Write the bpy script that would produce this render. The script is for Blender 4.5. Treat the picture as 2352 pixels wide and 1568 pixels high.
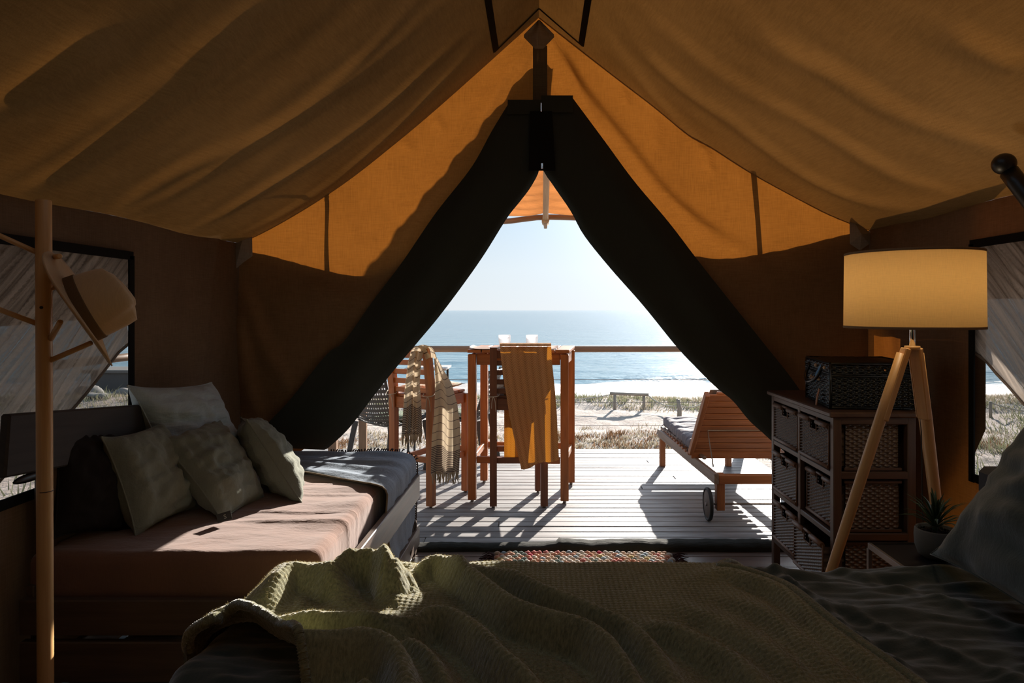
import bpy, bmesh, math, random
import numpy as np
from mathutils import Vector, Matrix, noise as mnoise

random.seed(7)
RNG = np.random.default_rng(11)
PI = math.pi
SC = bpy.context.scene
COL = SC.collection
for _o in list(bpy.data.objects):
    bpy.data.objects.remove(_o)

# ---------------------------------------------------------------- camera
EYE = 1.30                      # metres above deck / tent floor
F = 1568.0                      # focal length in photo pixels (24 mm on 36 mm)
VX, VY = 1238.0, 712.0          # vanishing point of the tent axis
cam_d = bpy.data.cameras.new('camera')
cam_d.sensor_width = 36.0
cam_d.lens = 24.0
cam_d.shift_x = -(VX - 1176.0) / 2352.0
cam_d.shift_y = -(784.0 - VY) / 2352.0
cam_d.clip_start = 0.05
cam_d.clip_end = 30000
cam = bpy.data.objects.new('camera', cam_d)
cam.location = (0, 0, EYE)
cam.rotation_euler = (PI / 2, 0, 0)
COL.objects.link(cam)
SC.camera = cam

# ---------------------------------------------------------------- view, world, sun
SC.view_settings.view_transform = 'Standard'
SC.view_settings.look = 'None'
SC.view_settings.gamma = 1.0
SC.view_settings.exposure = 0.0
SC.view_settings.use_curve_mapping = False
SC.cycles.use_denoising = True
SC.cycles.max_bounces = 9
SC.cycles.diffuse_bounces = 5
SC.cycles.glossy_bounces = 3
SC.cycles.transmission_bounces = 8
SC.cycles.transparent_max_bounces = 12
SC.cycles.caustics_reflective = False
SC.cycles.caustics_refractive = False
SC.cycles.sample_clamp_indirect = 4.0

SUN_DIR = Vector((0.35, 1.0, 0.372)).normalized()      # from the scene towards the sun
SUN_POWER = 14.0
world = bpy.data.worlds.new('sky')
SC.world = world
world.use_nodes = True
nt = world.node_tree
nt.nodes.clear()
_out = nt.nodes.new('ShaderNodeOutputWorld')
_bg = nt.nodes.new('ShaderNodeBackground')
_bg.inputs['Strength'].default_value = 1.0
_tc = nt.nodes.new('ShaderNodeTexCoord')
_sep = nt.nodes.new('ShaderNodeSeparateXYZ')
_cr = nt.nodes.new('ShaderNodeValToRGB')
_e = _cr.color_ramp.elements
_e[0].position = 0.0; _e[0].color = (0.74, 0.79, 0.82, 1)
_e[1].position = 1.0; _e[1].color = (0.30, 0.45, 0.62, 1)
for _p, _c in ((0.06, (0.68, 0.77, 0.83, 1)), (0.14, (0.50, 0.66, 0.80, 1)), (0.45, (0.40, 0.56, 0.74, 1))):
    _k = _e.new(_p); _k.color = _c
nt.links.new(_tc.outputs['Generated'], _sep.inputs[0])
nt.links.new(_sep.outputs['Z'], _cr.inputs[0])
# aureole: the sky brightens towards the sun
_dot = nt.nodes.new('ShaderNodeVectorMath'); _dot.operation = 'DOT_PRODUCT'
nt.links.new(_tc.outputs['Generated'], _dot.inputs[0]); _dot.inputs[1].default_value = SUN_DIR
def _m(op, x, y):
    m = nt.nodes.new('ShaderNodeMath'); m.operation = op
    for i, q in enumerate((x, y)):
        if isinstance(q, (int, float)): m.inputs[i].default_value = q
        else: nt.links.new(q, m.inputs[i])
    return m.outputs[0]
_d = _m('MAXIMUM', _dot.outputs['Value'], 0.0)
_g = _m('ADD', _m('MULTIPLY', _m('POWER', _d, 60.0), 7.0), _m('MULTIPLY', _m('POWER', _d, 9.0), 0.35))
_gc = nt.nodes.new('ShaderNodeMix'); _gc.data_type = 'RGBA'; _gc.blend_type = 'MULTIPLY'; _gc.inputs[0].default_value = 1.0
nt.links.new(_g, _gc.inputs[6]); _gc.inputs[7].default_value = (0.92, 0.95, 1.0, 1)
_ad = nt.nodes.new('ShaderNodeMix'); _ad.data_type = 'RGBA'; _ad.blend_type = 'ADD'; _ad.inputs[0].default_value = 1.0
_ad.clamp_result = False
nt.links.new(_cr.outputs[0], _ad.inputs[6]); nt.links.new(_gc.outputs[2], _ad.inputs[7])
nt.links.new(_ad.outputs[2], _bg.inputs['Color'])
nt.links.new(_bg.outputs[0], _out.inputs['Surface'])

sun_d = bpy.data.lights.new('sun', 'SUN')
sun_d.energy = SUN_POWER
sun_d.angle = math.radians(0.6)
sun_d.color = (1.0, 0.92, 0.83)
sun = bpy.data.objects.new('sun', sun_d)
sun.rotation_euler = SUN_DIR.to_track_quat('Z', 'Y').to_euler()
sun.location = (6, 12, 8)
COL.objects.link(sun)

# ---------------------------------------------------------------- coordinates
def at(x, y, Y):
    """world point seen at photo pixel (x, y) at depth Y"""
    return Vector(((x - VX) * Y / F, Y, EYE - (y - VY) * Y / F))
def atz(x, y, z):
    Y = (EYE - z) * F / (y - VY)
    return Vector(((x - VX) * Y / F, Y, z))
def atx(x, y, X):
    return at(x, y, X * F / (x - VX))
def lerp(a, b, t): return a + (b - a) * t
def sstep(a, b, x):
    t = max(0.0, min(1.0, (x - a) / (b - a)))
    return t * t * (3 - 2 * t)
def interp(pts, x):
    """piecewise linear y(x) for sorted pts"""
    if x <= pts[0][0]: return pts[0][1]
    for (x0, y0), (x1, y1) in zip(pts, pts[1:]):
        if x <= x1: return y0 + (y1 - y0) * (x - x0) / (x1 - x0)
    return pts[-1][1]
def resample(pts, n):
    """n points evenly spaced along a smooth curve through pts (Vectors)"""
    pts = [Vector(p) for p in pts]
    dense = []
    m = len(pts)
    for i in range(m - 1):
        p0, p1, p2, p3 = pts[max(i - 1, 0)], pts[i], pts[i + 1], pts[min(i + 2, m - 1)]
        for k in range(12):
            t = k / 12
            dense.append(0.5 * ((2 * p1) + (p2 - p0) * t + (2 * p0 - 5 * p1 + 4 * p2 - p3) * t * t + (3 * p1 - p0 - 3 * p2 + p3) * t ** 3))
    dense.append(pts[-1])
    L = [0.0]
    for a, b in zip(dense, dense[1:]): L.append(L[-1] + (b - a).length)
    out = []; j = 0
    for i in range(n):
        s = L[-1] * i / (n - 1)
        while j < len(L) - 2 and L[j + 1] < s: j += 1
        d = L[j + 1] - L[j]
        out.append(dense[j].lerp(dense[j + 1], 0 if d < 1e-9 else min(1, (s - L[j]) / d)))
    return out
def nz(x, y, z=0.0): return mnoise.noise(Vector((x, y, z)))

# ---------------------------------------------------------------- mesh builder
OFF = {}                        # object -> world origin of its mesh coordinates
class MB:
    def __init__(self):
        self.v = []; self.f = []; self.uv = []; self.smooth = []
    def add(self, vs, fs, uvs=None, smooth=False):
        b = len(self.v)
        self.v += [tuple(p) for p in vs]
        self.uv += uvs if uvs else [(0.0, 0.0)] * len(vs)
        for f in fs:
            self.f.append(tuple(b + i for i in f)); self.smooth.append(smooth)
        return self
    def frame_box(self, c, ax, ay, az, sx, sy, sz, ch=0.003):
        """chamfered box; the grain (u) runs along the longest side"""
        c = Vector(c); h = (sx / 2, sy / 2, sz / 2)
        ch = min(ch, min(h) * 0.45)
        A = (Vector(ax), Vector(ay), Vector(az))
        L = max(range(3), key=lambda i: h[i]); o1, o2 = [i for i in range(3) if i != L]
        ou, ov = random.random() * 20, random.random() * 20
        vs = []; uvs = []; idx = {}
        for sxn in (-1, 1):
            for syn in (-1, 1):
                for szn in (-1, 1):
                    s = (sxn, syn, szn)
                    for k in range(3):
                        loc = [s[i] * (h[i] - (0 if i == k else ch)) for i in range(3)]
                        idx[(s, k)] = len(vs)
                        vs.append(c + A[0] * loc[0] + A[1] * loc[1] + A[2] * loc[2])
                        uvs.append((loc[L] + ou, loc[o1] + loc[o2] * 0.9 + ov))
        fs = []
        def S(*a): return tuple(a)
        for k in range(3):                       # main faces
            for d in (-1, 1):
                o = [i for i in range(3) if i != k]
                q = []
                for (p, r) in ((-1, -1), (1, -1), (1, 1), (-1, 1)):
                    s = [0, 0, 0]; s[k] = d; s[o[0]] = p; s[o[1]] = r
                    q.append(idx[(tuple(s), k)])
                fs.append(q)
        for k in range(3):                       # edges parallel to axis k
            o = [i for i in range(3) if i != k]
            for p in (-1, 1):
                for r in (-1, 1):
                    s0 = [0, 0, 0]; s0[o[0]] = p; s0[o[1]] = r
                    a = list(s0); a[k] = -1; b = list(s0); b[k] = 1
                    fs.append([idx[(tuple(a), o[0])], idx[(tuple(b), o[0])], idx[(tuple(b), o[1])], idx[(tuple(a), o[1])]])
        for s in [(i, j, k) for i in (-1, 1) for j in (-1, 1) for k in (-1, 1)]:
            fs.append([idx[(s, 0)], idx[(s, 1)], idx[(s, 2)]])
        # orient outwards
        good = []
        for f in fs:
            p = [Vector(vs[i]) for i in f]
            n = (p[1] - p[0]).cross(p[2] - p[0])
            cen = sum(p, Vector()) / len(p)
            good.append(f if n.dot(cen - c) > 0 else f[::-1])
        return self.add(vs, good, uvs)
    def box(self, c, s, rz=0.0, ch=0.003):
        cz, sz_ = math.cos(rz), math.sin(rz)
        return self.frame_box(c, (cz, sz_, 0), (-sz_, cz, 0), (0, 0, 1), s[0], s[1], s[2], ch)
    def bar(self, p0, p1, w, t, up=(0, 0, 1), ch=0.003):
        """bar from p0 to p1; w across, t along 'up'"""
        p0, p1 = Vector(p0), Vector(p1)
        d = p1 - p0; L = d.length; d.normalize()
        up = Vector(up)
        if abs(d.dot(up.normalized())) > 0.98: up = Vector((0, 1, 0))
        side = d.cross(up).normalized(); u2 = side.cross(d).normalized()
        return self.frame_box((p0 + p1) / 2, d, side, u2, L, w, t, ch)
    def tube(self, pts, r, n=10, caps=True, flat=1.0):
        pts = [Vector(p) for p in pts]
        m = len(pts)
        rr = r if isinstance(r, (list, tuple)) else [r] * m
        vs = []; uvs = []; fs = []
        T = (pts[1] - pts[0]).normalized()
        up = Vector((0, 0, 1)) if abs(T.z) < 0.9 else Vector((0, 1, 0))
        N = T.cross(up).normalized()
        s = random.random() * 10; s0 = s
        for i in range(m):
            T2 = (pts[min(i + 1, m - 1)] - pts[max(i - 1, 0)])
            if T2.length > 1e-9: T2.normalize()
            else: T2 = T
            N = (N - T2 * N.dot(T2))
            N = N.normalized() if N.length > 1e-6 else T2.orthogonal().normalized()
            B = T2.cross(N)
            if i: s += (pts[i] - pts[i - 1]).length
            for k in range(n):
                a = 2 * PI * k / n
                vs.append(pts[i] + (N * math.cos(a) + B * math.sin(a) * flat) * rr[i])
                uvs.append((s, rr[i] * abs(a - PI)))
        for i in range(m - 1):
            for k in range(n):
                k2 = (k + 1) % n
                fs.append((i * n + k, i * n + k2, (i + 1) * n + k2, (i + 1) * n + k))
        if caps:
            fs.append(tuple(range(n))[::-1]); fs.append(tuple((m - 1) * n + k for k in range(n)))
        self.add(vs, fs, uvs, True)
        if caps: self.smooth[-1] = False; self.smooth[-2] = False
        return self
    def lathe(self, prof, c=(0, 0, 0), axis=(0, 0, 1), n=24, close=False, deform=None):
        """profile of (radius, height) turned about axis"""
        c = Vector(c); ax = Vector(axis).normalized()
        X = ax.orthogonal().normalized(); Yv = ax.cross(X)
        vs = []; uvs = []; fs = []
        for i, (r, h) in enumerate(prof):
            for k in range(n):
                a = 2 * PI * k / n
                p = Vector((r * math.cos(a), r * math.sin(a), h))
                if deform: p = deform(p)
                vs.append(c + X * p.x + Yv * p.y + ax * p.z)
                uvs.append((a * 0.15, h + r))
        m = len(prof)
        for i in range(m - 1 + (1 if close else 0)):
            i2 = (i + 1) % m
            for k in range(n):
                k2 = (k + 1) % n
                fs.append((i * n + k, i * n + k2, i2 * n + k2, i2 * n + k))
        return self.add(vs, fs, uvs, True)
    def grid(self, fn, nu, nv, keep=None, uvfn=None, smooth=True):
        """fn(u, v) -> point, u and v in 0..1"""
        vs = []; uvs = []; fs = []
        for j in range(nv + 1):
            for i in range(nu + 1):
                u, v = i / nu, j / nv
                vs.append(fn(u, v)); uvs.append(uvfn(u, v) if uvfn else (u, v))
        for j in range(nv):
            for i in range(nu):
                if keep and not keep((i + .5) / nu, (j + .5) / nv): continue
                a = j * (nu + 1) + i
                fs.append((a, a + 1, a + nu + 2, a + nu + 1))
        return self.add(vs, fs, uvs, smooth)
    def blob(self, c, r, n=8, m=6):
        c = Vector(c); r = Vector(r) if not isinstance(r, (int, float)) else Vector((r, r, r))
        vs = [c + Vector((0, 0, -r.z))]; fs = []
        for j in range(1, m):
            ph = -PI / 2 + PI * j / m
            for k in range(n):
                a = 2 * PI * k / n
                vs.append(c + Vector((r.x * math.cos(ph) * math.cos(a), r.y * math.cos(ph) * math.sin(a), r.z * math.sin(ph))))
        vs.append(c + Vector((0, 0, r.z)))
        for k in range(n):
            fs.append((0, 1 + (k + 1) % n, 1 + k))
            fs.append((len(vs) - 1, 1 + (m - 2) * n + k, 1 + (m - 2) * n + (k + 1) % n))
        for j in range(m - 2):
            for k in range(n):
                a = 1 + j * n
                fs.append((a + k, a + (k + 1) % n, a + n + (k + 1) % n, a + n + k))
        return self.add(vs, fs, None, True)
    def build(self, name, material, parent=None, origin=None, kind=None, label=None):
        if parent is not None: o_ = OFF[parent]
        else: o_ = Vector(origin) if origin is not None else Vector((0, 0, 0))
        me = bpy.data.meshes.new(name)
        V = np.array(self.v, dtype=np.float64) - np.array(o_)
        me.from_pydata(V.tolist(), [], self.f)
        uvl = me.uv_layers.new(name='UVMap')
        li = np.empty(len(me.loops), dtype=np.int32); me.loops.foreach_get('vertex_index', li)
        uvl.data.foreach_set('uv', np.array(self.uv, dtype=np.float32)[li].ravel())
        me.polygons.foreach_set('use_smooth', self.smooth)
        me.materials.append(material)
        me.update()
        ob = bpy.data.objects.new(name, me)
        COL.objects.link(ob)
        if parent is not None:
            ob.parent = parent; OFF[ob] = o_
        else:
            ob.location = o_; OFF[ob] = o_
        if kind: ob['kind'] = kind
        if label: ob['label'] = label
        return ob

def thing(name, label, cat, loc=(0, 0, 0), group=None):
    o = bpy.data.objects.new(name, None)
    o.empty_display_size = 0.1
    COL.objects.link(o)
    o.location = loc; OFF[o] = Vector(loc)
    return tag(o, label, cat, group)
def tag(o, label, cat, group=None):
    o['label'] = label; o['category'] = cat
    if group: o['group'] = group
    return o
def struct(o):
    o['kind'] = 'structure'
    return o
def struct_empty(name, loc=(0, 0, 0)):
    o = bpy.data.objects.new(name, None); COL.objects.link(o)
    o.empty_display_size = 0.1
    o.location = loc; OFF[o] = Vector(loc); o['kind'] = 'structure'
    return o
def share(src, name, parent, delta):
    """another piece with the same mesh, moved by delta"""
    c = src.copy(); COL.objects.link(c)
    c.name = name; c.parent = parent; c.location = Vector(src.location) + Vector(delta)
    OFF[c] = OFF[parent]
    return c
def copy_tree(src, parent=None):
    c = src.copy(); COL.objects.link(c)
    if parent: c.parent = parent
    OFF[c] = OFF[src]
    for ch in list(src.children): copy_tree(ch, c)
    return c

# ---------------------------------------------------------------- materials
class NT:
    def __init__(self, name):
        self.m = bpy.data.materials.new(name); self.m.use_nodes = True
        self.t = self.m.node_tree; self.t.nodes.clear()
        self.out = self.n('ShaderNodeOutputMaterial')
    def n(self, t, **kw):
        nd = self.t.nodes.new(t)
        for k, v in kw.items(): setattr(nd, k, v)
        return nd
    def l(self, a, b): self.t.links.new(a, b)
    def coords(self, kind='UV', scale=(1, 1, 1), rot=(0, 0, 0)):
        tc = self.n('ShaderNodeTexCoord'); mp = self.n('ShaderNodeMapping')
        mp.inputs['Scale'].default_value = scale; mp.inputs['Rotation'].default_value = rot
        self.l(tc.outputs[kind], mp.inputs['Vector']); return mp.outputs[0]
    def noise(self, vec, scale=5, detail=4, rough=0.55, dist=0.0):
        nn = self.n('ShaderNodeTexNoise')
        nn.inputs['Scale'].default_value = scale; nn.inputs['Detail'].default_value = detail
        nn.inputs['Roughness'].default_value = rough; nn.inputs['Distortion'].default_value = dist
        self.l(vec, nn.inputs['Vector']); return nn.outputs[0]
    def ramp(self, fac, stops):
        r = self.n('ShaderNodeValToRGB'); e = r.color_ramp.elements
        e[0].position, e[0].color = stops[0][0], (*stops[0][1], 1)
        e[1].position, e[1].color = stops[-1][0], (*stops[-1][1], 1)
        for p, c in stops[1:-1]: k = e.new(p); k.color = (*c, 1)
        self.l(fac, r.inputs[0]); return r.outputs[0]
    def math(self, op, a, b=None, c=None):
        m = self.n('ShaderNodeMath', operation=op)
        for i, x in enumerate((a, b, c)):
            if x is None: continue
            if isinstance(x, (int, float)): m.inputs[i].default_value = x
            else: self.l(x, m.inputs[i])
        return m.outputs[0]
    def mixc(self, fac, a, b):
        m = self.n('ShaderNodeMix', data_type='RGBA')
        for i, x in ((0, fac), (6, a), (7, b)):
            if isinstance(x, (int, float)): m.inputs[i].default_value = x
            elif isinstance(x, tuple): m.inputs[i].default_value = (*x, 1)
            else: self.l(x, m.inputs[i])
        return m.outputs[2]
    def bump(self, h, strength=0.3, dist=0.01, prev=None):
        b = self.n('ShaderNodeBump'); b.inputs['Strength'].default_value = strength
        b.inputs['Distance'].default_value = dist
        self.l(h, b.inputs['Height'])
        if prev is not None: self.l(prev, b.inputs['Normal'])
        return b.outputs[0]
    def pbsdf(self, col, rough=0.6, normal=None, spec=0.5, metal=0.0, **kw):
        p = self.n('ShaderNodeBsdfPrincipled')
        if isinstance(col, tuple): p.inputs['Base Color'].default_value = (*col, 1)
        else: self.l(col, p.inputs['Base Color'])
        if isinstance(rough, (int, float)): p.inputs['Roughness'].default_value = rough
        else: self.l(rough, p.inputs['Roughness'])
        p.inputs['Specular IOR Level'].default_value = spec
        p.inputs['Metallic'].default_value = metal
        for k, v in kw.items(): p.inputs[k.replace('_', ' ')].default_value = v
        if normal is not None: self.l(normal, p.inputs['Normal'])
        return p.outputs[0]
    def done(self, sh):
        self.l(sh, self.out.inputs['Surface']); return self.m
    def mixs(self, fac, a, b):
        m = self.n('ShaderNodeMixShader')
        if isinstance(fac, (int, float)): m.inputs[0].default_value = fac
        else: self.l(fac, m.inputs[0])
        self.l(a, m.inputs[1]); self.l(b, m.inputs[2]); return m.outputs[0]
    def adds(self, a, b):
        m = self.n('ShaderNodeAddShader'); self.l(a, m.inputs[0]); self.l(b, m.inputs[1]); return m.outputs[0]

def plain(name, col, rough=0.5, metal=0.0, spec=0.5, **kw):
    t = NT(name)
    v = t.coords('Object'); h = t.noise(v, 60, 3)
    c = t.mixc(t.math('MULTIPLY', h, 0.35), col, tuple(x * 0.6 for x in col))
    return t.done(t.pbsdf(c, rough, t.bump(h, 0.08, 0.002), spec, metal, **kw))

def wood(name, c1, c2, rough=0.5, dens=1.0, spec=0.5, wear=None):
    t = NT(name)
    v = t.coords('UV', (2.0 * dens, 30 * dens, 1)); a = t.noise(v, 1.0, 6, 0.6, 0.6)
    v2 = t.coords('UV', (6 * dens, 160 * dens, 1)); b = t.noise(v2, 1.0, 3, 0.6)
    f = t.math('ADD', t.math('MULTIPLY', a, 0.75), t.math('MULTIPLY', b, 0.25))
    c = t.ramp(f, [(0.30, c1), (0.52, tuple(lerp(x, y, .55) for x, y in zip(c1, c2))), (0.70, c2)])
    if wear:
        w = t.noise(t.coords('UV', (1.2, 6, 1)), 2.0, 4, .6)
        c = t.mixc(t.ramp(w, [(0.45, (0, 0, 0)), (0.65, (1, 1, 1))]), c, wear)
    r = t.math('ADD', t.math('MULTIPLY', b, 0.25), rough - 0.12)
    return t.done(t.pbsdf(c, r, t.bump(f, 0.25, 0.003), spec))

def cloth(name, col, rough=0.9, trans=0.0, tcol=None, weave=900, bump=0.25, sheen=0.0, blotch=0.2, wrinkle=0.0, wscale=(6, 6, 6), kind='Object', var=None, spec=0.15, wdist=0.35):
    """woven cloth: diffuse front, optional light coming through"""
    t = NT(name)
    v = t.coords(kind); n1 = t.noise(v, 7, 4); n2 = t.noise(v, weave * 0.35, 2, 0.6)
    vs_ = t.coords(kind, (weave * .7, weave * .06, weave * .06)); n3 = t.noise(vs_, 1, 2)
    c = t.mixc(t.math('MULTIPLY', n1, blotch), col, tuple(x * 0.35 for x in col))
    c = t.mixc(t.math('MULTIPLY', n3, 0.45), c, var or tuple(x * 0.45 for x in col))
    nr = t.bump(n2, bump, 0.002)
    if wrinkle:
        w = t.noise(t.coords(kind, wscale), 1, 5, 0.6, wdist)
        nr = t.bump(w, wrinkle, 0.03, nr)
    p = t.pbsdf(c, rough, nr, spec, Sheen_Weight=sheen)
    if trans:
        tr = t.n('ShaderNodeBsdfTranslucent')
        tc = t.mixc(t.math('MULTIPLY', n3, 0.5), tcol, tuple(x * .55 for x in tcol))
        t.l(tc, tr.inputs['Color']); t.l(nr, tr.inputs['Normal'])
        p = t.mixs(trans, p, tr.outputs[0])
    return t.done(p)

def canvas(name, dif, tra, weave=260):
    """tent canvas: diffuse + the light that soaks through it"""
    t = NT(name)
    v = t.coords('Object')
    n1 = t.noise(v, 2.2, 5, .6)
    n3 = t.noise(t.coords('Object', (weave, weave, 12)), 1, 2)
    n4 = t.noise(t.coords('Object', (14, 14, weave)), 1, 2)
    n5 = t.noise(v, 420, 2)
    th = t.math('MULTIPLY', t.math('ADD', n3, n4), 0.5)
    k = t.ramp(t.math('ADD', t.math('MULTIPLY', th, .55), t.math('MULTIPLY', n1, .45)), [(0.30, (0.62, 0.60, 0.58)), (0.65, (1.1, 1.1, 1.1))])
    def mul(c):
        m = t.n('ShaderNodeMix', data_type='RGBA', blend_type='MULTIPLY'); m.inputs[0].default_value = 1
        m.inputs[6].default_value = (*c, 1); t.l(k, m.inputs[7]); return m.outputs[2]
    nr = t.bump(t.math('ADD', th, t.math('MULTIPLY', n5, 0.5)), 0.22, 0.0015)
    d = t.n('ShaderNodeBsdfDiffuse'); t.l(mul(dif), d.inputs['Color']); t.l(nr, d.inputs['Normal'])
    tr = t.n('ShaderNodeBsdfTranslucent'); t.l(mul(tra), tr.inputs['Color']); t.l(nr, tr.inputs['Normal'])
    return t.done(t.adds(d.outputs[0], tr.outputs[0]))

M = {}
M['roof'] = canvas('roof_canvas', (0.24, 0.165, 0.095), (0.034, 0.0136, 0.0026))
M['wall'] = canvas('wall_canvas', (0.24, 0.15, 0.08), (0.062, 0.0205, 0.0026))
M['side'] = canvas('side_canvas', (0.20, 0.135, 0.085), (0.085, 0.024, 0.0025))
M['side_shade'] = canvas('side_canvas_shaded', (0.17, 0.12, 0.08), (0.006, 0.003, 0.0012))  # darker copy of the side canvas, left wall shade put into the colour
M['outer'] = canvas('outer_canvas', (0.24, 0.15, 0.08), (0.0012, 0.0005, 0.0002))
M['patch'] = canvas('patch_canvas', (0.34, 0.30, 0.26), (0.010, 0.006, 0.003))
M['awning'] = canvas('awning_canvas', (0.42, 0.17, 0.06), (0.26, 0.10, 0.030))
M['flap'] = cloth('flap_cloth', (0.050, 0.056, 0.047), weave=500, bump=.2, blotch=.2, spec=.1)
M['tape'] = cloth('black_tape', (0.008, 0.008, 0.008), weave=500, bump=.2, spec=.2)
M['black_metal'] = plain('black_metal', (0.008, 0.008, 0.009), 0.4)
M['chrome'] = plain('chrome', (0.7, 0.7, 0.7), 0.12, 1.0)
M['grey_metal'] = plain('grey_metal', (0.30, 0.27, 0.25), 0.45, 0.6)

# ================================================================= TENT SHELL
WNEAR = 0.10                     # windows lengthened past the camera, unseen, to let in more light
WL, WR, EL, ER, RIDGE, YF, YB = -1.665, 1.83, 1.67, 1.745, 2.92, 3.79, -2.3

def crease_map(lines, conv):
    """photo polylines -> polylines on a surface, sampled to dense point arrays"""
    out = []
    for pts, amp, w in lines:
        P = resample([Vector((*conv(x, y), 0)) for x, y in pts], 40)
        out.append((np.array([[p.x, p.y] for p in P]), amp, w))
    return out
def crease_disp(cr, a, b):
    d = 0.0
    for P, amp, w in cr:
        q = P - np.array([a, b])
        r2 = (q * q).sum(1); i = int(r2.argmin()); r = math.sqrt(r2[i])
        if r > w * 4: continue
        j = min(i + 1, len(P) - 1); i0 = max(j - 1, 0)
        t = P[j] - P[i0]; side = 1.0 if (t[0] * -q[i][1] - t[1] * -q[i][0]) > 0 else -1.0
        x = r / w * side
        fade = min(1.0, 0.25 + min(i, 39 - i) / 9.0)
        d += amp * fade * (math.exp(-x * x) if x > 0 else math.exp(-x * x * 0.22))
    return d

def roof_uv(side, x, y):
    W, E = (WR, ER) if side > 0 else (-WL, EL)
    g = (RIDGE - E) / W
    k = 1.62 / (g * abs(x - VX) - (y - VY))
    return (abs((x - VX) * k), k * F)           # |X|, Y
CL = crease_map([
    ([(0, 185), (120, 90), (255, 0)], .030, .04), ([(0, 400), (200, 255), (400, 120), (520, 0)], .016, .05),
    ([(40, 440), (65, 415), (200, 310), (350, 195), (450, 115), (545, 0)], .030, .035),
    ([(262, 495), (320, 430), (425, 355), (560, 290), (700, 205), (850, 80), (930, 0)], .026, .035),
    ([(262, 495), (350, 450), (600, 280), (750, 185), (900, 75), (985, 0)], .020, .035),
    ([(435, 515), (600, 400), (750, 300), (900, 190), (1040, 70)], .026, .03),
    ([(560, 520), (800, 340), (950, 215), (1090, 80)], .02, .03)], lambda x, y: roof_uv(-1, x, y))
CR = crease_map([
    ([(2250, 465), (2026, 440), (1876, 370), (1751, 280), (1676, 225), (1576, 165), (1486, 90), (1426, 0)], .030, .04),
    ([(2250, 455), (2076, 380), (1926, 285), (1776, 200), (1626, 110), (1486, 0)], .022, .04),
    ([(2352, 345), (2226, 280), (2076, 225), (1926, 135), (1801, 75), (1716, 0)], .030, .045),
    ([(2352, 90), (2270, 55), (2176, 0)], .03, .04),
    ([(1900, 470), (1826, 430), (1651, 320), (1500, 180), (1396, 60)], .022, .035)], lambda x, y: roof_uv(1, x, y))

def roof_pt(side, u, Y):
    """u 0 at the eave, 1 at the ridge, below 0 on the overhang outside"""
    W, E = (WR, ER) if side > 0 else (-WL, EL)
    X = W * (1 - u)
    z = E + (RIDGE - E) * u
    if u >= 0:
        s = max(0.0, math.sin(PI * u ** 0.8))
        z -= 0.105 * s * (0.75 + 0.25 * math.cos((Y - YF) * 2.3))
        cr = CR if side > 0 else CL
        if 1.2 < Y <= YF: z -= crease_disp(cr, X, Y) * s ** .5
        z -= 0.010 * s * nz(X * 1.3, Y * 4.0, 3.0 * side) + 0.004 * nz(X * 3, Y * 11, side) * s
        z -= 0.012 * (1 - u) ** 6 * math.sin((Y - 2.7) * PI / 1.05) ** 2
    else:
        z -= 0.015 * math.sin(Y * 3)
    return Vector((side * X, Y, z))

ceiling = struct_empty('ceiling')
for side in (-1, 1):
    m = MB()
    ys = lambda v: lerp(YB, 1.2, v / .2) if v < .2 else lerp(1.2, YF, (v - .2) / .8)
    # opening added in the unseen ridge to let cool fill light onto the bed
    m.grid(lambda u, v: roof_pt(side, u, ys(v)), 84, 130, keep=lambda u, v: not (.78 < u < .985 and -.2 < ys(v) < 2.2))
    m.build('canvas_panel', M['roof'], ceiling, kind=None)
    m = MB()
    m.grid(lambda u, v: roof_pt(side, lerp(-.34, 0, u), lerp(YB, YF + .04, v)), 6, 50)
    m.build('shade_overhang', M['outer'], ceiling)  # overhang added out of view to shade the side walls
for side in (-1, 1):  # hem round the added light opening
    for (u0, y0, u1, y1) in ((.78, -.2, .78, 2.2), (.985, -.2, .985, 2.2), (.78, -.2, .985, -.2), (.78, 2.2, .985, 2.2)):
        m = MB(); m.tube([roof_pt(side, lerp(u0, u1, k / 12), lerp(y0, y1, k / 12)) for k in range(13)], .016, 6); m.build('fill_opening_hem', M['tape'], ceiling)
# black tape round the patch at the ridge
def roof_tape(side, pts, w=.022):
    m = MB()
    P = [Vector((x, y, 0)) for x, y in pts]
    for a, b in zip(P, P[1:]):
        d = (b - a); n = Vector((-d.y, d.x, 0)).normalized() * w / 2
        W = WR if side > 0 else -WL
        def fn(u, v):
            q = a.lerp(b, v) + n * (2 * u - 1)
            p = roof_pt(side, 1 - q.x / W, min(q.y, YF)); p.z -= .006; return p
        m.grid(fn, 2, 24)
    return m
for side in (-1, 1):
    e = .232 if side < 0 else .228
    m = roof_tape(side, [(e, 2.2), (e, 3.70)], .030)
    m.build('binding_tape', M['tape'], ceiling)
    m = roof_tape(side, [(e + .01, 3.70), (0.0, 3.655)], .022)
    m.build('binding_tape', M['tape'], ceiling)

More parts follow.
